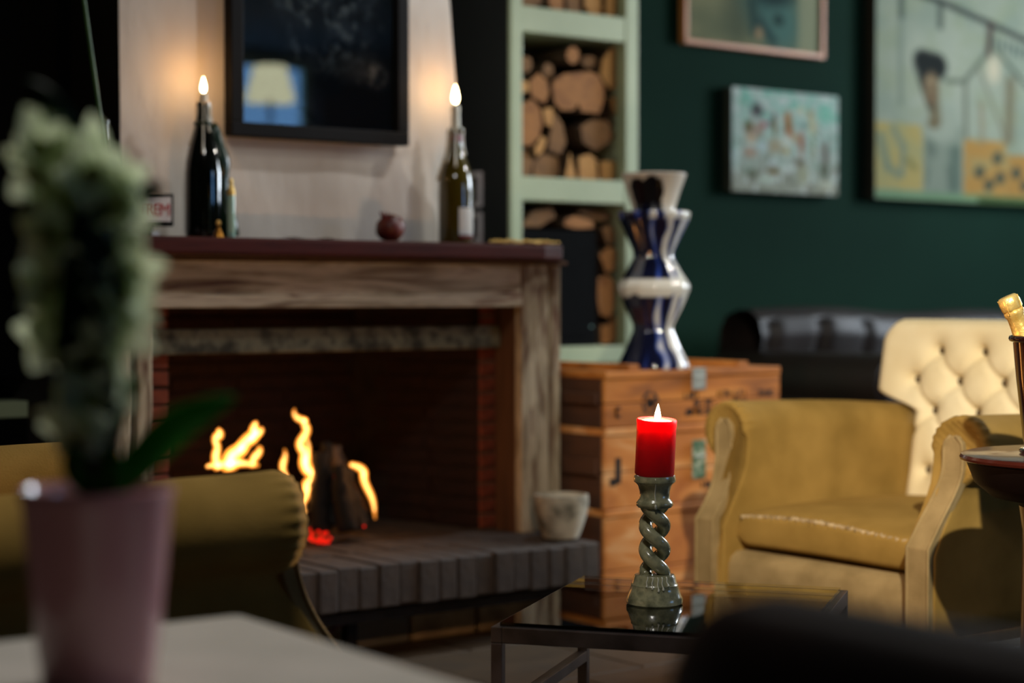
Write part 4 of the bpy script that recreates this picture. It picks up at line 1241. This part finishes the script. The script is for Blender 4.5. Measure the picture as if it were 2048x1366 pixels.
# ------------------------------------------------------------------ crates and vase
def crate(loc, w, d, h, label, hasp=None, marks=(), lid=True, ribs=False, worn=False):
    c = thing('wooden_crate', label, 'crate', loc, 0, 'stacked wooden crates')
    t = 0.014
    mf = M['crate_worn'] if worn else M['crate']
    n = 2
    lh = 0.020 if lid else 0.0
    for k in range(n):
        z0, z1 = (h - lh) * k / n + 0.001, (h - lh) * (k + 1) / n - 0.0012
        MB().box(-w / 2, w / 2, -d / 2, -d / 2 + t, z0, z1).build('front_plank', mf, c, bevel=0.002, segs=1)
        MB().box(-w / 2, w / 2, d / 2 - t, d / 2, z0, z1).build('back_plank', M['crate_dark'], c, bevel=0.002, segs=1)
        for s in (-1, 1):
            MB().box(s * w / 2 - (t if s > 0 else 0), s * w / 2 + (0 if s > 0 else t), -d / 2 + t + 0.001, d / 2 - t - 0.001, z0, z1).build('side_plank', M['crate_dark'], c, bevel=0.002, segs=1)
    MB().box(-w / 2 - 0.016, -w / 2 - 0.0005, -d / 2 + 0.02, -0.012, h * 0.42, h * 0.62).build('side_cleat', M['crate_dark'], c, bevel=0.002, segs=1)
    if lid:
        MB().box(-w / 2, w / 2, -d / 2 - 0.004, d / 2 + 0.004, h - lh, h).build('lid', mf, c, bevel=0.003, segs=1)
    if ribs:
        for x in ribs:
            MB().box(x, x + 0.036, -d / 2 + 0.004, d / 2 - 0.004, h, h + 0.017).build('lid_batten', M['crate_dark'] if False else mf, c, bevel=0.002, segs=1)
    if hasp:
        x, z0, z1, green = hasp
        hs = MB().box(x - 0.024, x + 0.024, -d / 2 - 0.008, -d / 2 - 0.0042, z0, z1).build('hasp', M['label_green'] if green else M['zinc'], c, bevel=0.001, segs=1)
        MB().tube([(x - 0.02, -d / 2 - 0.0085, lerp(z0, z1, 0.58)), (x + 0.02, -d / 2 - 0.0085, lerp(z0, z1, 0.58))], 0.0026, 6).build('hinge_pin', M['zinc'], hs)
    for kind, x, z, ww, hh in marks:
        q_ = MB()
        y0, y1 = -d / 2 - 0.0007, -d / 2 + 0.0005
        if kind == 'round':
            for k in range(20):
                a0, a1_ = 2 * PI * k / 20, 2 * PI * (k + 1) / 20
                if k % 5 == 4:
                    continue
                r0, r1 = hh * 0.36, hh * 0.5
                q_.add([(x + r0 * math.cos(a0), y0, z + r0 * math.sin(a0)), (x + r1 * math.cos(a0), y0, z + r1 * math.sin(a0)), (x + r1 * math.cos(a1_), y0, z + r1 * math.sin(a1_)), (x + r0 * math.cos(a1_), y0, z + r0 * math.sin(a1_))], [(0, 1, 2, 3)])
            for dx, a_ in ((-0.010, 0), (-0.004, 0.35), (0.003, 0), (0.012, -0.3), (0.010, 1.5)):
                q_.add([(x + dx + p * math.cos(a_) - r_ * math.sin(a_), y0, z + p * math.sin(a_) + r_ * math.cos(a_)) for p, r_ in ((-0.004, -0.014), (0.004, -0.014), (0.004, 0.014), (-0.004, 0.014))], [(0, 1, 2, 3)])
            q_.build('stencil_emblem', M['stencil'], c)
        else:
            hh *= 1.35
            xx = x - ww / 2
            while xx < x + ww / 2:
                wd = random.uniform(0.30, 0.55) * hh
                for st in range(random.choice((2, 2, 3))):
                    if random.random() < 0.45:
                        zz = z + random.choice((-0.42, 0, 0.42)) * hh
                        q_.add([(xx, y0, zz - hh * 0.15), (xx + wd, y0, zz - hh * 0.15), (xx + wd, y0, zz + hh * 0.15), (xx, y0, zz + hh * 0.15)], [(0, 1, 2, 3)])
                    else:
                        xs = xx + random.choice((0, 0.8)) * wd
                        q_.add([(xs, y0, z - hh / 2), (xs + hh * 0.3, y0, z - hh / 2), (xs + hh * 0.3, y0, z + hh / 2), (xs, y0, z + hh / 2)], [(0, 1, 2, 3)])
                xx += wd + hh * 0.22
            q_.build('stencil_marks', M['stencil'], c)
    return c


CX_, CD, CW = 3.386, 0.34, 0.642
YC = 3.60 + CD / 2
crate((CX_ + 0.01, YC, 0.0), CW + 0.018, CD, 0.298, 'lowest crate of the stack, its pine front scuffed pale', None,
      (('text', 0.13, 0.20, 0.05, 0.020), ('text', -0.13, 0.12, 0.02, 0.03)), worn=True)
crate((CX_, YC, 0.299), CW, CD, 0.211, 'middle crate of the stack with a green strip label on its front', (0.006, 0.065, 0.168, True),
      (('text', 0.14, 0.150, 0.06, 0.034), ('text', 0.12, 0.045, 0.20, 0.015), ('text', 0.12, 0.020, 0.16, 0.012), ('round', -0.145, 0.035, 0.05, 0.05), ('text', -0.29, 0.10, 0.03, 0.05)), worn=True)
crate((CX_, YC, 0.511), CW, CD, 0.147, 'top crate of the stack with a metal hasp and dark stencilled lettering', (0.006, 0.092, 0.150, False),
      (('text', -0.02, 0.077, 0.05, 0.012), ('text', 0.13, 0.077, 0.10, 0.012), ('text', 0.03, 0.053, 0.075, 0.015), ('text', 0.16, 0.053, 0.05, 0.014), ('text', 0.02, 0.032, 0.12, 0.014), ('text', 0.12, 0.032, 0.05, 0.014),
       ('round', -0.165, 0.062, 0.06, 0.062), ('text', -0.285, 0.04, 0.02, 0.02), ('text', 0.26, 0.075, 0.05, 0.012)), ribs=(-0.235, 0.165))

va = thing('ceramic_vase', 'tall waisted blue and white glazed vase with a white cup top, standing on the crates', 'vase', (3.322, 3.700, 0.6585))
keys = [(0.0, 0.098), (0.012, 0.096), (0.055, 0.074), (0.103, 0.054), (0.118, 0.055), (0.165, 0.078), (0.210, 0.097), (0.218, 0.0985), (0.226, 0.097), (0.262, 0.074), (0.300, 0.053), (0.318, 0.055), (0.360, 0.074), (0.405, 0.096), (0.419, 0.099), (0.424, 0.094)]
prof = []
for (za, ra), (zb, rb) in zip(keys, keys[1:]):
    k = max(1, int((zb - za) / 0.006))
    for i in range(k):
        prof.append((lerp(ra, rb, i / k), lerp(za, zb, i / k)))
prof.append((0.094, 0.424))
prof.append((0.060, 0.420))


def pleat(a_, z):
    return 1 + (0.022 * math.cos(14 * a_ + 0.6 * math.sin(z * 14)) + 0.010 * math.sin(5 * a_ + z * 30)) * (0.4 + 0.6 * abs(math.sin(PI * z / 0.208)))


def vcol(o, fn):
    at = o.data.color_attributes.new('Col', 'FLOAT_COLOR', 'POINT')
    buf = []
    for v in o.data.vertices:
        buf += lin(fn(math.atan2(v.co.y, v.co.x), v.co.z, math.hypot(v.co.x, v.co.y)))
    at.data.foreach_set('color', buf)


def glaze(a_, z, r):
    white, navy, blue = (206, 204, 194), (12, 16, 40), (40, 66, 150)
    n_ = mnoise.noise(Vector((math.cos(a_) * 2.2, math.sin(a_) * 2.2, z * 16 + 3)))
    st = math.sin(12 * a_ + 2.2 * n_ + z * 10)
    side = math.cos(a_ + R(198))            # shaded side: shade painted as darker glaze
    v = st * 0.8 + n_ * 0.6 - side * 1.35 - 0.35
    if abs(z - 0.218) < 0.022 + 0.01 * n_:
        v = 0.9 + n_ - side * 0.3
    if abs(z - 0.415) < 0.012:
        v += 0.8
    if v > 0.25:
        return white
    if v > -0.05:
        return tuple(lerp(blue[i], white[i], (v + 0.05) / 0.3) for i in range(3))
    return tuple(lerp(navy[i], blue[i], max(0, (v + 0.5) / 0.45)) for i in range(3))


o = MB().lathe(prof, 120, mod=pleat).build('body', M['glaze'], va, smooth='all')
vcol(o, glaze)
pr2 = [(0.050, 0.414), (0.055, 0.420), (0.062, 0.445), (0.074, 0.482), (0.088, 0.520), (0.0895, 0.524), (0.087, 0.526), (0.084, 0.520), (0.070, 0.485), (0.055, 0.44), (0.02, 0.425)]
p3_ = []
for (ra, za), (rb, zb) in zip(pr2, pr2[1:]):
    for i in range(6):
        p3_.append((lerp(ra, rb, i / 6), lerp(za, zb, i / 6)))
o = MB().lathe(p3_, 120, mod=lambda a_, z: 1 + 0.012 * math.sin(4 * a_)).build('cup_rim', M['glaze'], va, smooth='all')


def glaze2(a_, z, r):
    # dark double-lobed patch on the cup, towards the seats
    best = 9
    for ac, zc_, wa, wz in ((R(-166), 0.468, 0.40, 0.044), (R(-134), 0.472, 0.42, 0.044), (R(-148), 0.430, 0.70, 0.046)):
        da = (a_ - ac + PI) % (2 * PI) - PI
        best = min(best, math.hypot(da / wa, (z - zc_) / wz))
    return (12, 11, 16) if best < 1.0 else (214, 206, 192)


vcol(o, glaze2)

# ------------------------------------------------------------------ sofa
so = thing('leather_sofa', 'dark brown leather sofa with a rolled back along the green wall behind the armchair', 'sofa', (5.47, 4.28, 0))
SW = 1.07
MB().box(-SW + 0.03, SW - 0.03, -0.36, 0.36, 0.07, 0.27).build('base', M['leather'], so, bevel=0.02)
for k in range(2):
    def sc_(u, v, k=k):
        y0 = lerp(-0.86, 0.0, 0) if k == 0 else 0.0
        x = lerp(-0.84 + 0.84 * k + 0.004, 0.84 * k - 0.004, u)
        a_ = 2 * PI * v
        c_, s_ = math.cos(a_), math.sin(a_)
        return (x, -0.085 + 0.285 * abs(c_) ** 0.3 * (1 if c_ > 0 else -1), 0.345 + 0.065 * abs(s_) ** 0.45 * (1 if s_ > 0 else -1) * (1 - 0.25 * max(0, abs(2 * u - 1) - 0.85) / 0.15))
    MB().grid(sc_, 24, 40).build('seat_cushion', M['leather_seat'], so, smooth='all')


def sback(u, v):
    x = lerp(-0.98, 0.98, u)
    sec = [(0.20, 0.30), (0.195, 0.42), (0.18, 0.55), (0.165, 0.65), (0.15, 0.72), (0.165, 0.775), (0.21, 0.81), (0.27, 0.812), (0.33, 0.79), (0.36, 0.74), (0.37, 0.60), (0.37, 0.30)]
    f_ = v * (len(sec) - 1)
    i = min(int(f_), len(sec) - 2)
    t = f_ - i
    y, z = lerp(sec[i][0], sec[i + 1][0], t), lerp(sec[i][1], sec[i + 1][1], t)
    g = 0.0
    if v < 0.45:
        for k in range(-4, 5):
            g += 0.028 * math.exp(-((x - k * 0.235 - 0.08 * (z - 0.5)) / 0.026) ** 2)
    zz = z - 0.014 * sm(0.2, 0.5, u) * (1 if z > 0.6 else 0) + 0.006 * math.sin(x * 7) * (1 if z > 0.7 else 0)
    return (x, y + g + 0.012 * math.sin(x * 9 + z * 5), zz)


MB().grid(sback, 120, 44).build('backrest', M['leather'], so, smooth='all')
for s in (-1, 1):
    sec = [(0.12, 0.08), (0.12, 0.50)] + [(0.02 + 0.10 * math.cos(a_), 0.575 + 0.095 * math.sin(a_)) for a_ in [lerp(R(-20), R(220), i / 14) for i in range(15)]] + [(-0.09, 0.48), (-0.09, 0.08)]
    poly = [(s * (SW - 0.10) - s * x, z) for x, z in sec]
    MB().prism(poly, -0.40, 0.36).build('arm', M['leather'], so, smooth=True, bevel=0.006)
    MB().prism([(s * (SW - 0.10) - s * x * 0.6, 0.09 + (z - 0.08) * 0.93) for x, z in sec], -0.415, -0.40).build('arm_facing', M['leather'], so, smooth=True, bevel=0.005)
for x in (-SW + 0.12, SW - 0.12):
    for y in (-0.32, 0.30):
        MB().lathe([(0.02, 0), (0.03, 0.02), (0.03, 0.07)], 14, (x, y, 0)).build('leg', M['dark_leg'], so, smooth=True)

# ------------------------------------------------------------------ glass table and candle
gt = thing('glass_table', 'low glass-topped table with a square dark metal frame in the centre', 'table', (2.127, 2.300, 0), R(35.06))
LX, LY, TZ = 0.2725, 0.2515, 0.32
bw = 0.019
for s in (-1, 1):
    MB().box(-LX, LX, s * LY - (bw if s > 0 else 0), s * LY + (0 if s > 0 else bw), TZ - 0.026, TZ).build('top_rail', M['table_metal'], gt, bevel=0.0015)
    MB().box(s * LX - (bw if s > 0 else 0), s * LX + (0 if s > 0 else bw), -LY + bw, LY - bw, TZ - 0.026, TZ).build('top_rail', M['table_metal'], gt, bevel=0.0015)
    for s2 in (-1, 1):
        x0, y0 = (s * LX - bw if s > 0 else s * LX), (s2 * LY - bw if s2 > 0 else s2 * LY)
        MB().box(x0, x0 + bw, y0, y0 + bw, 0, TZ - 0.026).build('leg', M['table_metal'], gt, bevel=0.0015)
    MB().box(-LX + bw, LX - bw, s * LY - (bw if s > 0 else 0), s * LY + (0 if s > 0 else bw), 0.165, 0.185).build('stretcher', M['table_metal'], gt, bevel=0.0015)
MB().box(-LX + 0.012, LX - 0.012, -LY + 0.012, LY - 0.012, TZ + 0.0002, TZ + 0.006).build('glass_top', M['table_glass'], gt)

CZ = TZ + 0.0065
ck = thing('candlestick', 'greenish-brown twisted candlestick standing on the glass table', 'candlestick', (2.094, 2.328, CZ), R(-37.5))
MB().lathe([(0.046, 0), (0.0485, 0.002), (0.0485, 0.010), (0.046, 0.014), (0.0425, 0.024), (0.040, 0.031), (0.0405, 0.033), (0.038, 0.036), (0.036, 0.046), (0.0335, 0.050), (0.012, 0.052)], 48).build('foot', M['bronze'], ck, smooth=True)
for k in range(2):
    pts = []
    for i in range(61):
        t = i / 60
        a_ = R(200) - 2 * PI * 1.56 * t + PI * k
        pts.append((0.0158 * math.cos(a_), 0.0158 * math.sin(a_), 0.046 + 0.128 * t))
    MB().tube(pts, 0.0118, 14).build('twisted_strand', M['bronze'], ck, smooth='all')
MB().lathe([(0.020, 0.163), (0.0285, 0.165), (0.0315, 0.1685), (0.0315, 0.173), (0.0285, 0.177), (0.0258, 0.180), (0.0258, 0.192), (0.0285, 0.202), (0.0315, 0.206), (0.0355, 0.209), (0.0362, 0.214), (0.0350, 0.219), (0.031, 0.219), (0.030, 0.217), (0.004, 0.2165)], 48).build('cup', M['bronze'], ck, smooth=True)
for a_, z0, z1 in ((-1.62, 0.217, 0.165), (-1.3, 0.05, 0.028), (-1.75, 0.05, 0.030), (-1.5, 0.05, 0.026), (-2.0, 0.05, 0.033), (-1.05, 0.05, 0.034)):
    P_ = []
    for k in range(10):
        z = lerp(z0, z1, k / 9)
        rr = np.interp(z, [0.0, 0.014, 0.024, 0.033, 0.046, 0.052, 0.163, 0.170, 0.178, 0.192, 0.206, 0.214, 0.22], [0.0485, 0.046, 0.0425, 0.0405, 0.036, 0.033, 0.03, 0.0318, 0.026, 0.026, 0.0315, 0.0364, 0.0345])
        P_.append((rr * math.cos(a_ + 0.02 * math.sin(k)), rr * math.sin(a_), z))
    MB().tube(P_, [0.0011 + 0.0010 * (k > 7) for k in range(10)], 6).build('wax_drip', M['wax_white'], ck, smooth='all')

cd = thing('pillar_candle', 'thick red pillar candle burning on the twisted candlestick', 'candle', (2.094, 2.328, CZ + 0.2168), R(-37.5))
cd.rotation_euler = (R(4.5), R(2.2), R(-37.5))
cd.location = (2.0950, 2.3302, CZ + 0.2205)
rw = 0.0338
MB().lathe([(rw - 0.0015, 0), (rw, 0.002), (rw, 0.088), (rw + 0.0004, 0.0935), (rw - 0.0012, 0.0962), (rw - 0.0042, 0.0955), (rw - 0.0048, 0.091), (rw - 0.010, 0.0860), (0.004, 0.0850)], 64,
           mod=lambda a_, z: 1 + (0.012 * math.sin(3 * a_) if z > 0.09 else 0)).build('wax_body', M['red_wax'], cd, smooth=True)
MB().lathe([(rw - 0.0056, 0.0895), (rw - 0.0052, 0.0918), (0.001, 0.0918)], 40).build('wax_pool', translucent('molten_wax', (240, 226, 206), 0.7), cd, smooth=True)
MB().tube([(0, 0, 0.078), (0.0006, 0, 0.094), (0.002, 0, 0.098)], 0.0010, 6).build('wick', M['wick'], cd)
flame_part(cd, (0.001, 0, 0.0915), 0.031, 0.0056)
candle_lamp((2.0985, 2.3250, CZ + 0.2190 + 0.1275), 9.0, 0.004, (1.0, 0.50, 0.20))

# ------------------------------------------------------------------ side table, bucket, champagne
st = thing('side_table', 'round dark mahogany side table at the right edge beside the armchair', 'table', (2.748, 1.922, 0))
MB().lathe([(0.205, 0.561), (0.214, 0.562), (0.220, 0.565), (0.221, 0.569), (0.218, 0.574), (0.210, 0.576), (0.05, 0.5765)], 72).build('table_top', M['side_table'], st, smooth=True)
MB().lathe([(0.12, 0.492), (0.165, 0.500), (0.195, 0.524), (0.209, 0.5605)], 64).build('apron', M['shaded_apron'], st, smooth=True)
MB().lathe([(0.14, 0.05), (0.135, 0.06), (0.12, 0.08), (0.115, 0.12), (0.112, 0.44), (0.118, 0.484)], 48).build('drum', M['side_table'], st, smooth=True)
MB().lathe([(0.195, 0.0), (0.20, 0.01), (0.20, 0.035), (0.185, 0.05), (0.13, 0.055)], 48).build('plinth', M['side_table'], st, smooth=True)
bu = thing('wine_bucket', 'dark wine-red lacquered bucket on the side table', 'bucket', (2.722, 1.948, 0.5768))
MB().lathe([(0.072, 0.006), (0.075, 0.02), (0.088, 0.13), (0.094, 0.196), (0.0945, 0.198), (0.0915, 0.198), (0.085, 0.13), (0.070, 0.015)], 48, caps=False).build('pail', M['bucket'], bu, smooth=True)
MB().lathe([(0.07, 0.010), (0.0, 0.010)], 32, caps=False).build('pail_bottom', M['bucket'], bu)
pts = [(0.0955 * math.cos(2 * PI * k / 40), 0.0955 * math.sin(2 * PI * k / 40), 0.201) for k in range(40)]
MB().tube(pts, 0.0062, 8, closed=True).build('rim', M['bucket'], bu, smooth='all')
pts = [(0.078 * math.cos(2 * PI * k / 40), 0.078 * math.sin(2 * PI * k / 40), 0.0045) for k in range(40)]
MB().tube(pts, 0.0045, 8, closed=True).build('foot_ring', M['chrome'], bu, smooth='all')

ch = thing('champagne_bottle', 'champagne bottle with gold foil neck leaning in the dark bucket', 'bottle')
ax = Vector((-0.42 * math.cos(R(37.5)), 0.42 * math.sin(R(37.5)), 0.905)).normalized()
tip = Vector((2.635, 2.013, 0.852))
ch.rotation_euler = ax.to_track_quat('Z', 'Y').to_euler()
ch.location = tip - ax * 0.285
MB().lathe([(0.034, 0), (0.040, 0.004), (0.041, 0.02), (0.041, 0.12), (0.038, 0.145), (0.028, 0.175), (0.019, 0.205), (0.0150, 0.23), (0.0145, 0.25)], 36).build('glass_body', M['bottle_green'], ch, smooth=True)
MB().lathe([(0.0285, 0.175), (0.0235, 0.192), (0.0190, 0.210), (0.0168, 0.232), (0.0160, 0.247), (0.0178, 0.250), (0.0182, 0.255), (0.0170, 0.259)], 40, mod=lambda a_, z: 1 + 0.025 * math.sin(9 * a_ + z * 60)).build('neck_foil', M['gold'], ch, smooth='all')
MB().lathe([(0.0165, 0.258), (0.0185, 0.262), (0.0188, 0.274), (0.0178, 0.281), (0.0150, 0.2845), (0.004, 0.285)], 36, mod=lambda a_, z: 1 + 0.03 * math.sin(7 * a_ + z * 90)).build('cap_foil', M['gold'], ch, smooth='all')
q = MB()
for k in range(4):
    a_ = PI / 4 + k * PI / 2
    q.tube([(0.0182 * math.cos(a_ + 0.3 * t), 0.0182 * math.sin(a_ + 0.3 * t), 0.252 + 0.03 * t) for t in (0, 0.3, 0.6, 1.0)], 0.0011, 6)
q.build('wire_cage', M['gold'], ch, smooth='all')

# ------------------------------------------------------------------ foreground: plant on a pale table, leather chair
pt = thing('plant_table', 'pale stone-topped table in the left foreground under the potted plant', 'table', (0.677, 1.421, 0), R(0))
ang = math.atan2(1.725 - 1.421, 0.927 - 0.677)
s_ = 0.395
for nm_ in (1,):
    q = MB().box(-0.262, 0.262, -0.30, 0.30, 0.487, 0.515)
    o = q.build('table_top', M['table_top'], pt, bevel=0.010, segs=3, rot=(0, 0, R(-2)))
MB().lathe([(0.16, 0.0), (0.165, 0.008), (0.15, 0.02), (0.03, 0.035), (0.028, 0.46), (0.09, 0.486)], 32).build('pedestal', M['black_metal'], pt, smooth=True)

pl = thing('potted_orchid', 'white-flowered plant in a mauve glazed pot in the blurred left foreground', 'plant', (0.667, 1.450, 0.5155), R(-37.5))
MB().lathe([(0.044, 0), (0.047, 0.003), (0.052, 0.04), (0.058, 0.10), (0.0635, 0.160), (0.0655, 0.166), (0.0655, 0.172), (0.0625, 0.173), (0.060, 0.166), (0.055, 0.10), (0.048, 0.02), (0.004, 0.012)], 48).build('pot', M['pot_pink'], pl, smooth=True)
MB().lathe([(0.0585, 0.150), (0.03, 0.155), (0.002, 0.157)], 32, caps=False).build('soil', M['soil'], pl, smooth=True)
ZR = 0.1725


def L_(px, py, dy=0.0):
    return ((px - 195) / 2346.0, dy, ZR + (975 - py) / 2346.0)


def leaf(pts, wid, m, twist=0.0):
    P = [Vector(p) for p in catmull(pts, 6)]
    n = len(P)
    vs, fs = [], []
    for i, p in enumerate(P):
        t = i / (n - 1)
        tan = (P[min(i + 1, n - 1)] - P[max(i - 1, 0)]).normalized()
        side = tan.cross(Vector((math.sin(twist), -math.cos(twist), 0.15))).normalized()
        wv = wid * math.sin(PI * min(1, 0.12 + 0.88 * t)) ** 0.7
        nrm = side.cross(tan)
        for e in (-1, 0, 1):
            vs.append(p + side * (wv * e) + nrm * (0.25 * wv * abs(e)))
        for e in (1, 0, -1):
            vs.append(p + side * (wv * e * 0.96) + nrm * (0.25 * wv * abs(e) - 0.0012))
    for i in range(n - 1):
        for k in range(6):
            fs.append((i * 6 + k, i * 6 + (k + 1) % 6, (i + 1) * 6 + (k + 1) % 6, (i + 1) * 6 + k))
    return MB().add(vs, fs).build('leaf', m, pl, smooth='all')


for pts, wd, m, tw in [
    ([L_(215, 985), L_(270, 930, 0.01), L_(340, 860, 0.02), L_(400, 825, 0.02), L_(468, 795, 0.02)], 0.016, 'leaf', 0.3),
    ([L_(205, 985), L_(215, 880, -0.01), L_(240, 800, -0.01), L_(285, 755, -0.01)], 0.014, 'leaf', 0.2),
    ([L_(190, 985), L_(180, 900, 0.0), L_(160, 800, 0.01), L_(135, 700, 0.0)], 0.013, 'leaf', 0.0),
    ([L_(200, 985), L_(205, 870, -0.02), L_(190, 720, -0.03), L_(185, 560, -0.03), L_(180, 400, -0.03)], 0.024, 'leaf_dark', 0.0),
    ([L_(195, 985), L_(190, 820, -0.01), L_(205, 640, -0.02), L_(200, 470, -0.02), L_(185, 340, -0.02)], 0.024, 'leaf_dark', 0.2),
    ([L_(190, 600, 0.01), L_(170, 420, 0.01), L_(150, 290, 0.0), L_(110, 210, -0.01), L_(65, 165, -0.01)], 0.014, 'leaf_dark', 0.0),
    ([L_(215, 560, 0.01), L_(250, 450, 0.0), L_(300, 385, 0.0), L_(335, 380, 0.0)], 0.010, 'leaf_dark', 0.2),
    ([L_(180, 985), L_(160, 930, -0.02), L_(180, 860, -0.02), L_(150, 760, -0.02)], 0.010, 'leaf', 0.2),
    ([L_(200, 985), L_(225, 940, -0.02), L_(235, 900, -0.02), L_(255, 960, -0.03)], 0.008, 'leaf', 0.2)]:
    leaf(pts, wd, M[m], tw)
for pts in ([L_(190, 990), L_(200, 800), L_(185, 600), L_(175, 400), L_(150, 260)], [L_(205, 990), L_(225, 820), L_(235, 650), L_(240, 480), L_(215, 330)], [L_(180, 990), L_(165, 830), L_(125, 690), L_(105, 560), L_(110, 430)]):
    MB().tube(catmull(pts, 5), 0.0035, 8).build('flower_stem', M['stem'], pl, smooth='all')


def petal_mesh(l, wd):
    def fn(u, v):
        x = (u - 0.5) * 2 * wd * math.sin(PI * min(0.98, 0.06 + 0.92 * v)) ** 0.8
        return (x, -0.30 * l * v * v + 0.1 * abs(u - 0.5) * l, l * v)
    return MB().grid(fn, 6, 8).mesh('petal', M['petal'], smooth='all')


pm_ = petal_mesh(0.030, 0.0115)
lipm = MB().lathe([(0.001, 0), (0.004, 0.004), (0.006, 0.010), (0.007, 0.014), (0.0055, 0.0145), (0.002, 0.006)], 12).mesh('flower_throat', M['lip'], smooth='all')
FP = [(62, 262), (95, 300), (128, 282), (150, 330), (92, 335), (190, 300), (228, 290), (250, 335), (215, 345), (120, 385), (132, 430), (110, 470), (265, 390), (275, 440), (255, 480), (120, 520), (85, 540), (78, 590), (105, 620), (98, 660),
      (125, 690), (268, 530), (255, 575), (280, 560), (240, 620), (262, 650), (235, 690), (150, 725), (222, 735), (178, 790), (190, 825), (165, 820)]
FP += [(70, 285), (205, 318), (100, 415), (272, 415), (92, 565), (262, 600), (182, 810)]
for px, py in FP:
    side_ = -1 if px < 185 else 1
    fl_ = put('flower', lipm, pl, L_(px + (12 if px < 185 else -14), py + 8, random.uniform(-0.025, 0.01)), (R(random.uniform(60, 140)), R(side_ * random.uniform(5, 35)), R(random.uniform(-50, 50))), (random.uniform(0.95, 1.25),) * 3)
    for k in range(5):
        e = Matrix.Rotation(2 * PI * k / 5, 4, 'Z') @ Matrix.Rotation(R(40 + 22 * (k % 2)), 4, 'X')
        put('petal', pm_, fl_, (0, 0, 0.002), e.to_euler(), (1, 1, 1))

lc = thing('leather_chair', 'dark brown leather tub chair in the blurred right foreground, its back towards us', 'chair', (1.215, 0.665, 0.008))


def lback(u, v):
    # rounded slab back running along y, closed section
    y = lerp(-0.31, 0.318, u)
    e = max(0.0, (abs(2 * u - 1) - 0.72) / 0.28)
    top = 0.634 - 0.085 * (1 - math.sqrt(max(0.0, 1 - e * e))) - 0.0 * u
    th = 0.055 * (1 - 0.30 * e * e)
    a_ = 2 * PI * v
    c_, s_2 = math.cos(a_), math.sin(a_)
    z = lerp(0.30, top, 0.5 + 0.5 * abs(s_2) ** 0.55 * (1 if s_2 > 0 else -1))
    return (-0.285 + th * abs(c_) ** 0.6 * (1 if c_ > 0 else -1) + 0.10 * (z - 0.45) * -0.6, y, z)


MB().grid(lback, 50, 56).build('backrest', M['leather_front'], lc, smooth='all')
for s in (-1, 1):
    MB().box(-0.26, 0.34, s * 0.30 - 0.055, s * 0.30 + 0.055, 0.12, 0.52).build('arm', M['leather_front'], lc, smooth=True, bevel=0.045, segs=5)
MB().box(-0.22, 0.36, -0.24, 0.24, 0.30, 0.43).build('seat_cushion', M['leather_front'], lc, smooth=True, bevel=0.04, segs=5)
MB().box(-0.27, 0.33, -0.245, 0.245, 0.12, 0.30).build('base', M['leather_front'], lc, bevel=0.01)
for x in (-0.25, 0.30):
    for y in (-0.28, 0.28):
        MB().lathe([(0.016, 0), (0.024, 0.12)], 14, (x, y, 0)).build('leg', M['dark_leg'], lc, smooth=True)
